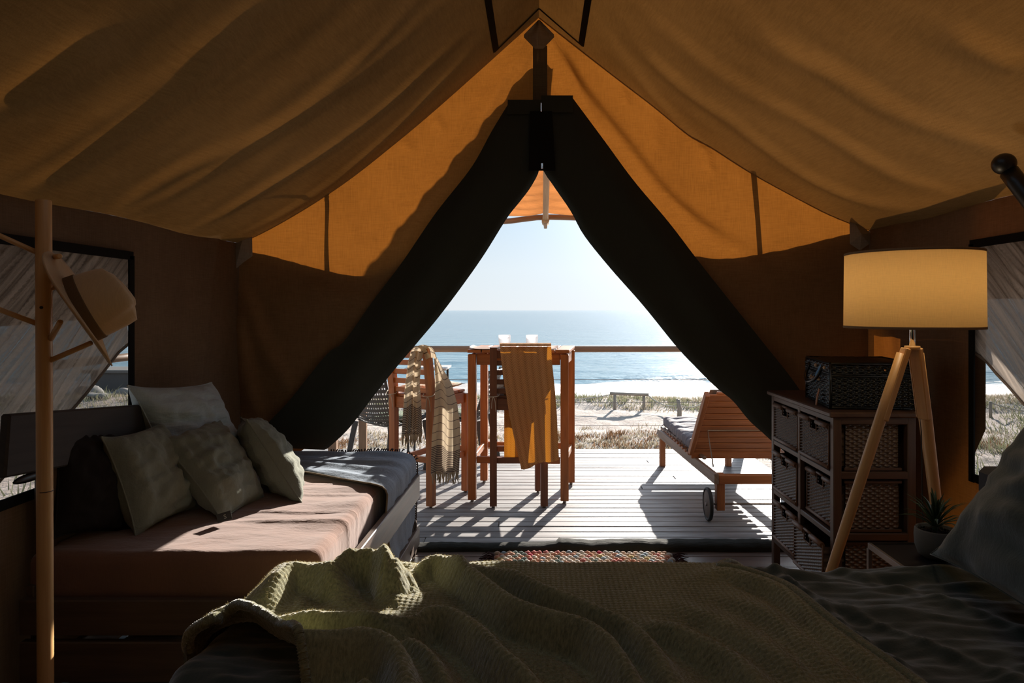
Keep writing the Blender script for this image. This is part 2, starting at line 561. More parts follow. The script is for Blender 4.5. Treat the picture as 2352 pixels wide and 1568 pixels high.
# ---- front wall
FL = [(383, 1240), (425, 1222), (462, 1195), (500, 1165), (580, 1115), (645, 1070), (725, 1010), (785, 960), (850, 905), (920, 850), (985, 800), (1030, 752), (1075, 700), (1160, 590), (1250, 480)]
FR = [(383, 1245), (425, 1270), (485, 1311), (540, 1341), (615, 1401), (700, 1476), (795, 1553), (840, 1595), (889, 1644), (920, 1683), (966, 1721), (1004, 1763), (1090, 1850), (1250, 1930)]
OL = [(231, 1172), (300, 1130), (385, 1082), (490, 1000), (600, 925), (690, 857), (784, 790), (814, 750), (919, 665), (984, 606), (1050, 560), (1120, 500), (1250, 380)]
OR = [(219, 1311), (320, 1386), (415, 1456), (510, 1536), (595, 1601), (690, 1676), (784, 1751), (885, 1830), (1000, 1900), (1250, 2000)]
KW = YF / F
def roofline(side, X):
    """height of the roof canvas above the front wall"""
    W = WR if side > 0 else -WL
    return roof_pt(side, 1 - min(abs(X), W) / W, YF).z
CWL = crease_map([([(1195, 120), (1150, 200), (1100, 290), (1000, 440), (900, 560)], .035, .035), ([(1225, 110), (1180, 190), (1130, 280)], .02, .03),
                  ([(1000, 268), (1012, 285), (1022, 305)], .02, .012), ([(925, 320), (940, 335), (948, 352)], .02, .012), ([(672, 480), (668, 500)], .02, .01), ([(752, 432), (762, 460)], .015, .012),
                  ([(560, 660), (620, 800), (680, 900)], .03, .03), ([(550, 700), (570, 850), (600, 960)], .03, .03), ([(700, 650), (800, 680), (860, 690)], .02, .04)],
                 lambda x, y: ((x - VX) * KW, EYE - (y - VY) * KW))
CWR = crease_map([([(1265, 90), (1330, 200), (1440, 340), (1530, 450), (1640, 540), (1720, 575)], .040, .03), ([(1290, 130), (1350, 260), (1400, 330)], .02, .03),
                  ([(1515, 272), (1507, 310), (1505, 342)], .02, .012), ([(1618, 330), (1624, 370), (1632, 400)], .025, .012), ([(1440, 208), (1438, 240)], .02, .01),
                  ([(1620, 620), (1750, 610), (1900, 560)], .02, .05)],
                 lambda x, y: ((x - VX) * KW, EYE - (y - VY) * KW))
def wall_disp(side, X, z):
    d = crease_disp(CWR if side > 0 else CWL, X, z)
    return d + .012 * nz(X * 2.5, z * 2.5, 9 + side) + .004 * nz(X * 9, z * 5, 4)
wall_front = struct_empty('wall_front', (0, YF, 0))
def opening_x(side, z):
    y = VY + (EYE - z) / KW
    if y < 335: return 0.0
    tab = FL if side < 0 else FR
    x = interp(tab, y) + side * 55 * sstep(335, 520, y)
    return (x - VX) * KW
for side in (-1, 1):
    m = MB()
    W, E = (WR, ER) if side > 0 else (-WL, EL)
    zs = [0.0 + i * (E / 55) for i in range(56)]
    rows = []
    # horizontal rows below the eave, then columns above it
    N = 46
    for z in zs:
        xi = opening_x(side, z); row = []
        for i in range(N + 1):
            X = lerp(side * W, xi, i / N)
            row.append(Vector((X, YF - wall_disp(side, X, z) - .01, z)))
        rows.append(row)
    NT_ = 66
    for j in range(1, NT_ + 1):
        z = lerp(E, RIDGE - .002, j / NT_)
        lo, hi = 0.0, W                      # outer end: where the roof canvas meets this height
        for _ in range(18):
            mid = (lo + hi) / 2
            if roofline(side, mid) > z: lo = mid
            else: hi = mid
        xo, xi = side * (lo + .006), opening_x(side, z)
        row = []
        for i in range(N + 1):
            X = lerp(xo, xi, i / N)
            row.append(Vector((X, YF - wall_disp(side, X, z) * min(1, abs(X - xo) * 12 + .15) - .01, z)))
        rows.append(row)
    nv = len(rows) - 1
    m.grid(lambda u, v: rows[round(v * nv)][round(u * N)], N, nv)
    m.build('canvas_panel', M['wall'], wall_front)

def wall_poly(pts, Y, name, mt, parent, th=0.0):
    """flat cut piece on the plane of the front wall"""
    m = MB()
    vs = [at(x, y, Y) for x, y in pts]
    if th:
        n = len(vs)
        m.add(vs + [v + Vector((0, th, 0)) for v in vs], [tuple(range(n)), tuple(range(2 * n - 1, n - 1, -1))] + [(i, i + n, (i + 1) % n + n, (i + 1) % n) for i in range(n)], [(v.x, v.z) for v in vs] * 2)
    else:
        m.add(vs, [tuple(range(len(vs)))], [(v.x, v.z) for v in vs])
    return m.build(name, mt, parent)
# outer storm layer hung outside; only the band above its edge glows
def storm(topline, side):
    m = MB()
    top = resample([Vector((x, y, 0)) for x, y in topline], 41)
    def fn(u, v):
        p = top[round(u * 40)]
        if v == 0: return at(p.x, p.y + 3 * nz(p.x * .05, 1), YF + .045)
        q = at(p.x, p.y, YF + .045)
        ztop = q.z
        z = lerp(ztop, 0.02, v)
        xo = opening_x(side, z)
        X = q.x
        if abs(X) < abs(xo) + .0: X = xo
        return Vector((X, YF + .045 + .006 * nz(X * 4, z * 4), z))
    m.grid(fn, 40, 40)
    return m.build('outer_shade_sheet', M['outer'], wall_front)
storm([(535, 590), (575, 572), (640, 581), (700, 598), (770, 617), (830, 627), (880, 621), (925, 600), (1000, 566), (1062, 552)], -1)
storm([(1405, 530), (1490, 562), (1606, 583), (1676, 586), (1776, 571), (1876, 548), (1958, 530), (2000, 528)], 1)
wall_poly([(765, 410), (776, 410), (773, 520), (775, 620), (764, 620), (766, 520)], YF + .06, 'strap', M['tape'], wall_front, .006)
wall_poly([(1726, 385), (1738, 385), (1747, 500), (1757, 640), (1746, 640), (1737, 500)], YF + .06, 'strap', M['tape'], wall_front, .006)
# pale corner gussets
for pts in ([(578, 480), (580, 588), (560, 602), (541, 618), (531, 575), (540, 560)], [(1951, 490), (1952, 560), (1975, 575), (1997, 560), (2000, 535), (1975, 515)]):
    m = MB()
    vs = [at(x, y, YF - .03) for x, y in pts]; cen = sum(vs, Vector()) / len(vs) + Vector((0, -.02, 0))
    m.add(vs + [cen], [(i, (i + 1) % len(vs), len(vs)) for i in range(len(vs))], None, False)
    m.build('corner_gusset', M['patch'], wall_front)
# ridge gusset and zip strip
m = MB()
def gus(u, v):
    y = lerp(46, 112, v); half = lerp(2, 38, min(1, v * 1.8)) * (1 - .75 * max(0, v - .55) / .45)
    return at(1238 + half * (2 * u - 1), y, YF - .035 - .012 * math.cos((u - .5) * 10) * (1 - v))
m.grid(gus, 16, 10); m.build('ridge_gusset', M['patch'], wall_front)
m = MB(); m.grid(lambda u, v: at(lerp(1224, 1257, u), lerp(105, 240, v), YF - .03), 4, 10); m.build('zip_strip', canvas('zip_canvas', (.14, .12, .09), (.014, .008, .0025)), wall_front)

# ---- dark door bands
def band(inner, outer, side):
    n = 70
    A = resample([Vector((x, y, 0)) for y, x in inner], n + 1)
    B = resample([Vector((x, y, 0)) for y, x in outer], n + 1)
    m = MB()
    def fn(u, v):
        i = round(v * n); a, b = A[i], B[i]
        p = a.lerp(b, u)
        Y = YF - .05 - .03 * math.sin(PI * u) - .012 * nz(u * 3, v * 7, side * 5) - .008 * math.sin(u * 9 + v * 5)
        if u < .12: Y += .03 * (1 - u / .12) ** 2
        return at(p.x, p.y, Y)
    m.grid(fn, 22, n)
    return m
door_l = band([(250, 1236), (320, 1236)] + FL[:12] + [(1033, 745)], [(231, 1172)] + OL[1:10] + [(1010, 617), (1028, 640)], -1)
door_flap = [door_l.build('door_flap', M['flap'], wall_front, label='left dark door flap tied back')]
door_r = band([(250, 1245), (320, 1245)] + FR, [(219, 1311)] + OR[1:], 1)
door_flap.append(door_r.build('door_flap', M['flap'], wall_front, label='right dark door flap tied back'))
m = MB()
def ov(u, v):
    y = lerp(222, 425, v); w0 = 1165 if y < 258 else lerp(1215, 1208, v); w1 = 1312 if y < 250 else lerp(1268, 1280, v)
    return at(lerp(lerp(1217, 1214, v), lerp(1268, 1276, v), u), lerp(255, 392, v) , YF - .10)
m.grid(ov, 6, 12); m.build('zip_placket', M['tape'], wall_front)
for a, b, c, d in ((1166, 1243, 229, 262), (1243, 1316, 219, 258)):
    m = MB(); m.grid(lambda u, v: at(lerp(a, b, u), lerp(c, d, v), YF - .09), 4, 3); m.build('top_tab', M['flap'], wall_front)
m = MB(); m.frame_box(at(1245, 381, YF - .11), (1, 0, 0), (0, 1, 0), (0, 0, 1), .012, .006, .03, .002); m.build('zip_pull', M['chrome'], wall_front)
m = MB(); m.bar(at(1243, 236, YF - .11), at(1243, 256, YF - .11), .008, .004); m.build('zip_pull', M['chrome'], wall_front)

# ---- side walls with window openings
def side_wall(name, X, E, wy, z0, z1, mt, sgn):
    root = struct_empty(name, (X, 0, 0))
    m = MB()
    def P(Y, z):
        zt = z / E
        d = .010 * nz(Y * 3, z * 2, sgn) + .006 * nz(Y * 9, z * 3, sgn)
        d += .03 * math.exp(-((Y - 3.2 - .25 * (z - .6)) / .06) ** 2) * (1 if sgn < 0 else .3)
        k = min(1, abs(Y - wy) * 6) if Y > wy else 0
        ee = E - .012 * math.sin((Y - 2.7) * PI / 1.05) ** 2
        return Vector((X - sgn * (d * k + .01 * math.sin(PI * zt)), Y, z * ee / E))
    m.grid(lambda u, v: P(lerp(wy, YF + .005, u), lerp(0, E, v)), 40, 50)      # by the front corner
    m.grid(lambda u, v: P(lerp(WNEAR, wy, u), lerp(z1, E, v)), 40, 6)
    m.grid(lambda u, v: P(lerp(WNEAR, wy, u), lerp(0, z0, v)), 30, 12)
    m.grid(lambda u, v: P(lerp(YB, WNEAR, u), lerp(0, E, v)), 20, 12)
    m.build('canvas_panel', mt, root)
    return root
WYL, WYR = 2.765, 2.865
LZ0, LZ1, RZ0, RZ1 = .70, 1.52, .60, 1.577
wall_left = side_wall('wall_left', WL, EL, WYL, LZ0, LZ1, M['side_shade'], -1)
wall_right = side_wall('wall_right', WR, ER, WYR, RZ0, RZ1, M['side'], 1)
# unseen sheets added outside the right wall, cut to shape its glowing patches
m = MB()
yy = lambda px: WR * F / (px - VX)
def flat_x(pts, X, name, mt, parent):
    m = MB(); m.add([Vector((X, Y, z)) for Y, z in pts], [tuple(range(len(pts)))], pts); return m.build(name, mt, parent)
flat_x([(YF + .1, 1.215), (YF + .1, 1.9), (WYR, 1.9), (WYR, 1.215)], WR + .04, 'outer_shade_sheet', M['outer'], wall_right)
flat_x([(3.60, 0.0), (3.60, 1.22), (WYR, 1.22), (WYR, .80), (3.22, .22), (3.22, 0.0)], WR + .045, 'outer_shade_sheet', M['outer'], wall_right)
# back wall (behind the camera)
m = MB()
W = WR
for x0, x1, z0, z1 in ((WL, WR, 0, 1.75),):
    m.grid(lambda u, v: Vector((lerp(x0, x1, u), YB, lerp(z0, z1, v))), 8, 8)
m.grid(lambda u, v: (lambda X: Vector((X, YB, lerp(1.74, roof_pt(1 if X > 0 else -1, 1 - abs(X) / (WR if X > 0 else -WL), YB).z, v))))(lerp(WL, WR, u)), 30, 6)
wall_back = struct(m.build('wall_back', M['roof']))

# ---- window: tape frame, insect screen and gathered gauze
def screen_mat(name, cov, col):
    t = NT(name)
    d = t.n('ShaderNodeBsdfDiffuse'); d.inputs['Color'].default_value = (*col, 1)
    tr = t.n('ShaderNodeBsdfTransparent')
    n = t.noise(t.coords('Object', (160, 160, 160)), 1, 1)
    f = t.math('ADD', t.math('MULTIPLY', n, .12), cov)
    return t.done(t.mixs(f, tr.outputs[0], d.outputs[0]))
def gauze_mat(name, cov, col, tcol):
    t = NT(name)
    d = t.n('ShaderNodeBsdfDiffuse'); d.inputs['Color'].default_value = (*col, 1)
    tl = t.n('ShaderNodeBsdfTranslucent'); tl.inputs['Color'].default_value = (*tcol, 1)
    tr = t.n('ShaderNodeBsdfTransparent')
    n = t.noise(t.coords('UV', (1.2, 34, 1)), 1, 5, .65, .5)
    k = t.ramp(n, [(.38, tuple(x * .30 for x in tcol)), (.52, tcol), (.66, tuple(min(1, x * 1.5) for x in tcol))])
    t.l(k, tl.inputs['Color'])
    n2 = t.noise(t.coords('Object', (60, 60, 380)), 1, 2)
    f = t.math('ADD', t.math('MULTIPLY', n, .9), cov - .45)
    f = t.math('ADD', f, t.math('MULTIPLY', n2, .25))
    f = t.math('MINIMUM', f, 0.97)
    s = t.mixs(.55, d.outputs[0], tl.outputs[0])
    return t.done(t.mixs(f, tr.outputs[0], s))
M['screen'] = screen_mat('insect_screen', .36, (.10, .10, .10))
M['gauze'] = gauze_mat('window_gauze', .84, (.30, .25, .21), (.50, .42, .35))
def window(name, X, sgn, wy, z0, z1, diag):
    root = struct_empty(name, (X, 0, 0))
    Xi = X - sgn * .014
    w = .034
    m = MB()
    m.bar((Xi, WNEAR, z1), (Xi, wy + .01, z1), .008, w, ch=.001); m.build('window_frame', M['tape'], root)
    m = MB(); m.bar((Xi, wy, z0 - .02), (Xi, wy, z1), .008, w, up=(0, 1, 0), ch=.001); m.build('window_frame', M['tape'], root)
    m = MB(); m.bar((Xi, WNEAR, z0), (Xi, wy, z0), .008, w, ch=.001); m.build('window_frame', M['tape'], root)
    m = MB(); m.grid(lambda u, v: Vector((X, lerp(WNEAR, wy, u), lerp(z0, z1, v))), 12, 8); m.build('insect_screen', M['screen'], root)
    # gauze: fold lines fan out from the front edge of the window
    def fn(u, v):
        Y = lerp(wy + .025, (WNEAR + .01), u)
        zd = interp(diag, -Y)
        z = lerp(zd, z1 - .005, v)
        vv = v ** 1.0
        q = z - .95 * (Y - wy) + .05 * nz(Y * 3, z * 3, sgn); d = .010 * math.sin(q * 88 + 4 * nz(q * 5, Y)) + .010 * nz(q * 22, Y * 1.5, 3) + .012 * math.sin(q * 31 + 1)
        return Vector((X + sgn * (.012 + abs(d) * min(1, u * 8 + .15)), Y, z))
    def guv(u, v):
        p = fn(u, v); return ((p.z + p.y) * .7, (p.z - .95 * (p.y - wy)) + .03 * nz(p.y * 2, p.z * 2))
    m = MB(); m.grid(fn, 170, 110, keep=lambda u, v: fn(u, v).z > z0 - .01, uvfn=guv)
    m.build('gauze', M['gauze'], root)
    e = [fn(i / 40, 0) for i in range(0, 41)]
    e = [p for p in e if p.z > z0 - .02]
    m = MB(); m.tube(e, .006, 6); m.build('gauze_hem', M['gauze'], root)
    return root
window('window_1', WL, -1, WYL, LZ0, LZ1, [(-WYL, 1.162), (-2.47, .949), (-2.11, .758), (-1.9, .65), (-1.15, .30), (-WNEAR, -.35)])
window('window_2', WR, 1, WYR, RZ0, RZ1, [(-WYR, 1.12), (-2.576, .930), (-2.2, .70), (-1.9, .58), (-1.15, .30), (-WNEAR, -.35)])

# ---- floor: laid boards on a base
M['floor'] = wood('floor_wood', (.050, .030, .020), (.14, .085, .055), rough=.42, dens=1.0)
M['deck'] = wood('deck_wood', (.12, .105, .098), (.275, .262, .252), rough=.55, dens=1.3, wear=(.30, .298, .295), spec=.35)
M['dark_under'] = plain('under_boards', (.02, .017, .015), .9)
floor = MB()
floor.box((0.08, (YB + YF) / 2, -.045), (WR - WL + .1, YF - YB + .1, .03))
floor = floor.build('floor', M['dark_under']); struct(floor)
y = YF - .115; k = 0
while y > 1.4:
    x = WL + .02 - random.random() * .0
    cuts = [WL + .02] + sorted([random.uniform(-1.2, 1.4)]) + [WR - .02]
    for a, b in zip(cuts, cuts[1:]):
        MB().frame_box(((a + b) / 2, y, -.015), (1, 0, 0), (0, 1, 0), (0, 0, 1), b - a - .003, .142, .03, .002).build('plank', M['floor'], floor)
    y -= .146
MB().box(((WL + WR) / 2, (YB + y + .07) / 2, -.015), (WR - WL - .04, y + .07 - YB, .03)).build('board', M['floor'], floor)
# canvas sill rolled along the threshold
m = MB()
def sill(u, v):
    X = lerp(-.70, WR - .05, u); a = v * PI
    hh = .030 + .010 * nz(X * 5, 1) + .006 * nz(X * 19, 2)
    step = .012 if X > .10 else 0
    return Vector((X, YF - .07 - .05 * math.cos(a) + .012 * nz(X * 4, v * 2) + step * 2 * (v > .5), max(.001, (hh + step) * math.sin(a) ** .6)))
m.grid(sill, 150, 10)
struct(m.build('trim_1', cloth('sill_cloth', (.035, .035, .028), weave=300, bump=.4, wrinkle=.5, wscale=(8, 30, 30))))

# ---- deck outside
DX0, DX1, DY1 = -3.2, 1.90, 6.42
deck = MB(); deck.box(((DX0 + DX1) / 2, (YF + .05 + DY1) / 2, -.075), (DX1 - DX0 - .06, DY1 - YF - .10, .05)); deck = struct(deck.build('deck', M['dark_under']))
y = YF + .075; k = 0
pm = None
while y + .047 < DY1 + .01:
    j = random.uniform(-1.6, 1.2) if k % 3 == 0 else None
    segs = [(DX0, DX1)] if j is None else [(DX0, j), (j, DX1)]
    for a, b in segs:
        dz = random.uniform(-.0015, .0015)
        MB().frame_box(((a + b) / 2, y, -.0125 + dz), (1, random.uniform(-.0006, .0006), 0), (0, 1, 0), (0, 0, 1), b - a - .004, .0885, .025, .003).build('plank', M['deck'], deck)
    y += .0955; k += 1
m = MB()
for x in np.arange(DX0 + .2, DX1, .85):
    for yy_ in (4.2, 6.3): m.box((x, yy_, -.75), (.09, .09, 1.3))
m.build('footing', M['dark_under'], deck)

# ================================================================= LAND AND SEA
def ground_z(X, Y):
    if Y < 19: b = -1.55 + .05 * math.sin(X * .25)
    elif Y < 22: b = -1.55 + .16 * math.sin((Y - 19) / 3 * PI)
    elif Y < 31: b = lerp(-1.55, -2.14, (Y - 22) / 9)
    else: b = -2.14 - (Y - 31) * .05
    b += .10 * nz(X * .35, Y * .35, 1) + .035 * nz(X * 1.7, Y * 1.7, 2) * (1 if Y < 24 else .15)
    b += .016 * nz(X * 6, Y * 6, 3) * (1 if Y < 24 else 0)
    return b
t = NT('sand')
v = t.coords('Object')
n1 = t.noise(v, .45, 6, .6); n2 = t.noise(v, 14, 4, .65); n3 = t.noise(v, 2.2, 5, .6)
c = t.ramp(n1, [(.35, (.33, .255, .21)), (.55, (.45, .375, .325)), (.7, (.40, .345, .29))])
c = t.mixc(t.ramp(n3, [(.52, (0, 0, 0)), (.68, (1, 1, 1))]), c, (.24, .19, .155))
sp = t.n('ShaderNodeSeparateXYZ'); t.l(t.coords('Object'), sp.inputs[0])
wet = t.ramp(t.math('DIVIDE', t.math('SUBTRACT', sp.outputs['Y'], 22.0), 4.0), [(.15, (0, 0, 0)), (.55, (1, 1, 1))])
c = t.mixc(wet, c, (.27, .25, .24))
rr = t.math('SUBTRACT', .95, t.math('MULTIPLY', wet, .45))
M['sand'] = t.done(t.pbsdf(c, rr, t.bump(t.math('ADD', n2, t.math('MULTIPLY', n3, 2)), .55, .05), .5))
m = MB()
gx = lambda u: (2 * u - 1) * (14 + 60 * abs(2 * u - 1) ** 3)
gy = lambda v: lerp(-8, 4, v / .1) if v < .1 else (lerp(4, 24, (v - .1) / .7) if v < .8 else lerp(24, 36, (v - .8) / .2))
m.grid(lambda u, v: Vector((gx(u), gy(v), ground_z(gx(u), gy(v)))), 300, 260)
beach = struct(m.build('beach', M['sand']))

t = NT('sea_water')
v = t.coords('Object')
a = t.noise(t.coords('Object', (1.1, 2.4, 1)), 1.0, 5, .62)
b = t.noise(t.coords('Object', (.16, .5, 1)), 1.0, 4, .6)
c2 = t.noise(t.coords('Object', (5, 9, 1)), 1.0, 3, .6)
c3 = t.noise(t.coords('Object', (.02, .16, 1)), 1.0, 3, .55)
h = t.math('ADD', t.math('ADD', t.math('MULTIPLY', a, .35), t.math('MULTIPLY', b, 1.0)), t.math('MULTIPLY', c2, .06))
sp = t.n('ShaderNodeSeparateXYZ'); t.l(v, sp.inputs[0])
# foam: broken lines of white water near the shore
wob = t.noise(t.coords('Object', (.22, .6, 1)), 1.0, 5, .65)
yw = t.math('ADD', sp.outputs['Y'], t.math('MULTIPLY', wob, 5.0))
foam = t.ramp(t.math('DIVIDE', t.math('SUBTRACT', yw, 28.0), 16.0), [(.0, (1, 1, 1)), (.13, (.95, .95, .95)), (.19, (.05, .05, .05)), (.33, (.0, .0, .0)), (.38, (.95, .95, .95)), (.46, (.85, .85, .85)), (.52, (0, 0, 0)), (1, (0, 0, 0))])
patchy = t.ramp(t.noise(t.coords('Object', (1.2, 3.0, 1)), 1.0, 5, .7), [(.38, (.35, .35, .35)), (.55, (1, 1, 1))])
fm = t.math('MULTIPLY', foam, patchy)
deep = t.ramp(c3, [(.35, (.10, .22, .30)), (.65, (.13, .27, .35))])
near = t.ramp(t.math('DIVIDE', sp.outputs['Y'], 260.0), [(.10, (.22, .34, .37)), (.6, (.10, .19, .25))])
deep = t.mixc(.5, deep, near)
col = t.mixc(fm, deep, (.50, .53, .56))
rg = t.math('ADD', t.math('MULTIPLY', fm, .6), .09)
M['sea'] = t.done(t.pbsdf(col, rg, t.bump(h, 1.0, .36), .20))
def sea_z(X, Y):
    z = -2.30
    for y0, amp, w in ((34.5, .26, .9), (40, .20, 1.4), (48, .18, 2)):
        yc = y0 + 1.3 * nz(X * .10, y0) + .5 * nz(X * .4, y0)
        d = (Y - yc) / w
        amp2 = amp * (.55 + .9 * nz(X * .13, y0 + 5))
        z += max(0, amp2) * (math.exp(-d * d) if d < 0 else math.exp(-d * d * .3))
    return z + .05 * nz(X * .5, Y * .9) + .02 * nz(X * 1.6, Y * 2.4)
m = MB()
sy = lambda v: lerp(25, 60, v / .6) if v < .6 else 60 * (9000 / 60) ** ((v - .6) / .4)
def sfn(u, v):
    Y = sy(v); X = (2 * u - 1) * (30 + Y * 1.3 + (Y > 1000) * Y)
    return Vector((X, Y, sea_z(X, Y) if Y < 70 else -2.30))
m.grid(sfn, 260, 230)
sea = struct(m.build('sea', M['sea']))

# dry tufts of grass and low scrub, uncountable
def tuft_mesh(n, spots, h, col_seed):
    rng = random.Random(col_seed)
    V = []; Fc = []
    for _ in range(n):
        X, Y, r, hh = spots(rng)
        nb = rng.randint(14, 26)
        z = ground_z(X, Y) - .02
        for _k in range(nb):
            a = rng.random() * 2 * PI; rad = r * math.sqrt(rng.random())
            bx, by = X + rad * math.cos(a), Y + rad * math.sin(a)
            L = hh * rng.uniform(.5, 1.1); lx, ly = rng.gauss(0, .35) * L, rng.gauss(0, .35) * L
            w = rng.uniform(.008, .02)
            wa = rng.random() * PI
            i = len(V)
            V += [(bx - w * math.cos(wa), by - w * math.sin(wa), z), (bx + w * math.cos(wa), by + w * math.sin(wa), z), (bx + lx, by + ly, z + L)]
            Fc.append((i, i + 1, i + 2))
    m = MB(); m.add(V, Fc); return m
M['dry_grass'] = cloth('dry_grass', (.46, .39, .30), trans=.3, tcol=(.38, .32, .22), var=(.28, .25, .18))
M['green_scrub'] = cloth('green_scrub', (.26, .26, .18), trans=.3, tcol=(.24, .25, .14), var=(.16, .16, .11))
M['brown_scrub'] = cloth('brown_scrub', (.18, .11, .07), trans=.3, tcol=(.22, .12, .06))
def near_band(r):
    Y = r.triangular(12.3, 17.0, 14.2); X = r.uniform(-15, 15); return X, Y, r.uniform(.12, .4), r.uniform(.05, .14)
def far_band(r):
    Y = r.triangular(18.6, 22.4, 20.6); X = r.uniform(-22, 22); return X, Y, r.uniform(.15, .45), r.uniform(.06, .18)
def far_patch(r):
    X = r.choice([-9, -5, -1.5, .8, 2.3, 4.6, 7, 12]) + r.gauss(0, 1.0); return X, r.uniform(19.2, 21.5), .3, r.uniform(.10, .24)
tag(tuft_mesh(1500, near_band, .2, 1).build('dry_grass', M['dry_grass'], kind='stuff'), 'pale dry grass on the sand just past the deck edge', 'grass')
tag(tuft_mesh(1000, far_band, .2, 2).build('dune_grass', M['dry_grass'], kind='stuff'), 'straw coloured dune grass along the rope fence by the beach', 'grass')
tag(tuft_mesh(260, far_patch, .3, 3).build('dune_scrub', M['green_scrub'], kind='stuff'), 'green scrub patches under the rope fence by the beach', 'scrub')
def near_patch(r):
    X = r.choice([-9, -6, -4.2, -1.6, .9, 2.2, 3.1, 6, 9]) + r.gauss(0, .5); return X, r.uniform(13.6, 15.8), .2, r.uniform(.08, .18)
tag(tuft_mesh(320, near_patch, .2, 4).build('brown_scrub', M['brown_scrub'], kind='stuff'), 'reddish brown low scrub among the dry grass past the deck', 'scrub')
def side_patch(r):
    s = r.choice([-1, 1]); X = s * r.uniform(5.5, 24); return X, r.uniform(7, 21), .5, r.uniform(.15, .45)
tag(tuft_mesh(900, side_patch, .3, 6).build('coastal_scrub', M['green_scrub'], kind='stuff'), 'dark scrub seen through the side window screens', 'scrub')

# rope fence on the dune
M['drift'] = wood('drift_wood', (.22, .17, .13), (.42, .35, .28), rough=.8)
M['rope'] = cloth('rope', (.55, .50, .42), weave=200)
def gz(x, y, z=None):
    """point on the ground seen at pixel"""
    P = atz(x, y, -1.5)
    for _ in range(6): P = atz(x, y, ground_z(P.x, P.y))
    return P
A, B = gz(1412, 940), gz(1479, 940)
h = 34 * A.y / F
t_ = thing('rope_fence', 'weathered two post rail frame on the dune, behind the deck railing', 'fence', A)
for P in (A, B): MB().tube([P + Vector((0, 0, -.2)), P + Vector((0, 0, h))], [.05, .042], 8).build('post', M['drift'], t_)
MB().tube([A + Vector((-.13, 0, h + .03)), (A + B) / 2 + Vector((0, 0, h + .012)), B + Vector((.13, 0, h))], .045, 8).build('rail', M['drift'], t_)
C_ = gz(1560, 956)
t2 = thing('fence_post', 'short leaning driftwood post beside the lounger backrest', 'post', C_)
MB().tube([C_ + Vector((0, 0, -.2)), C_ + Vector((.01, 0, .2)), C_ + Vector((-.03, 0, .44))], [.065, .06, .05], 8).build('post_stake', M['drift'], t2)
MB().tube([C_ + Vector((-.06, 0, .46)), C_ + Vector((-.03, 0, .3))], [.03, .025], 6).build('splinter', M['drift'], t2)
def rope(a, b, sag, name, label, parent=None):
    P = [Vector(a).lerp(Vector(b), i / 14) - Vector((0, 0, sag * 4 * (i / 14) * (1 - i / 14))) for i in range(15)]
    o = MB().tube(P, .016, 6).build(name, M['rope'], origin=a)
    return tag(o, label, 'rope')
Dp = gz(1640, 946)
rope(B + Vector((.1, 0, h)), C_ + Vector((0, 0, .28)), .12, 'fence_rope', 'rope sagging from the rail frame to the driftwood post')
rope(C_ + Vector((0, 0, .30)), Dp + Vector((0, 0, .55)), .2, 'fence_rope', 'rope sagging from the driftwood post towards the lounger')
E_ = gz(1180, 945)
rope(A + Vector((-.1, 0, h)), E_ + Vector((0, 0, .35)), .1, 'fence_rope', 'rope running from the rail frame towards the mustard throw')
Pq = gz(868, 918)
t3 = thing('fence_post', 'small driftwood post and rope above the dark woven chair', 'post', Pq)
MB().tube([Pq + Vector((.1, 0, -.2)), Pq + Vector((.1, 0, .38))], .035, 8).build('post_stake', M['drift'], t3)
rope(Pq + Vector((.1, 0, .35)), gz(700, 935) + Vector((0, 0, .3)), .1, 'fence_rope', 'rope leaving the small driftwood post by the woven chair')
Pr = gz(2275, 958)
t4 = thing('fence_post', 'thin post on the dune seen through the right window screen', 'post', Pr)
MB().tube([Pr + Vector((0, 0, -.2)), Pr + Vector((0, 0, .42))], .04, 8).build('post_stake', M['drift'], t4)
rope(Pr + Vector((0, 0, .38)), Pr + Vector((3.6, .8, .35)), .3, 'fence_rope', 'rope sagging from the thin post outside the right window')
# stone hut and rocks seen through the left window
H = gz(250, 900)
t5 = thing('stone_hut', 'low dark grey block hut far off through the left window', 'hut', H)
MB().box(H + Vector((0, 1, .25)), (1.7, 1.5, .9), ch=.02).build('wall_block', plain('hut_stone', (.10, .095, .09), .9), t5)
MB().box(H + Vector((-.15, 1, .74)), (2.0, 1.7, .12), ch=.02).build('roof_slab', plain('hut_slab', (.16, .15, .14), .9), t5)
M['rock'] = plain('rock', (.24, .22, .20), .9)
for (x, y, s, lb) in ((205, 905, .45, 'pale rock on the scrub through the left window, beside the gauze hem'), (225, 915, .3, 'small rock in front of the pale one outside the left window'), (283, 905, .35, 'flat rock outside the left window, next to the window frame')):
    P = gz(x, y)
    m = MB().blob(P + Vector((0, 0, s * .2)), (s, s * .8, s * .45), 12, 8)
    m.v = [tuple(Vector(q) + Vector((nz(q[0] * 3, q[1] * 3, q[2] * 3), nz(q[1] * 3, q[2] * 3, 2), nz(q[0] * 3, q[2] * 4, 5))) * s * .35) for q in m.v]
    tag(m.build('rock', M['rock'], origin=P), lb, 'rock')

# ================================================================= AWNING AND RAILING
M['rail_wood'] = wood('rail_wood', (.16, .085, .045), (.30, .17, .09), rough=.5)
M['pole_wood'] = wood('pole_wood', (.30, .20, .11), (.52, .38, .22), rough=.5)
YA = 6.30
aw = thing('awning', 'orange striped canvas awning over the deck, framed by the door peak', 'awning', (0, YF + .06, 2.7))
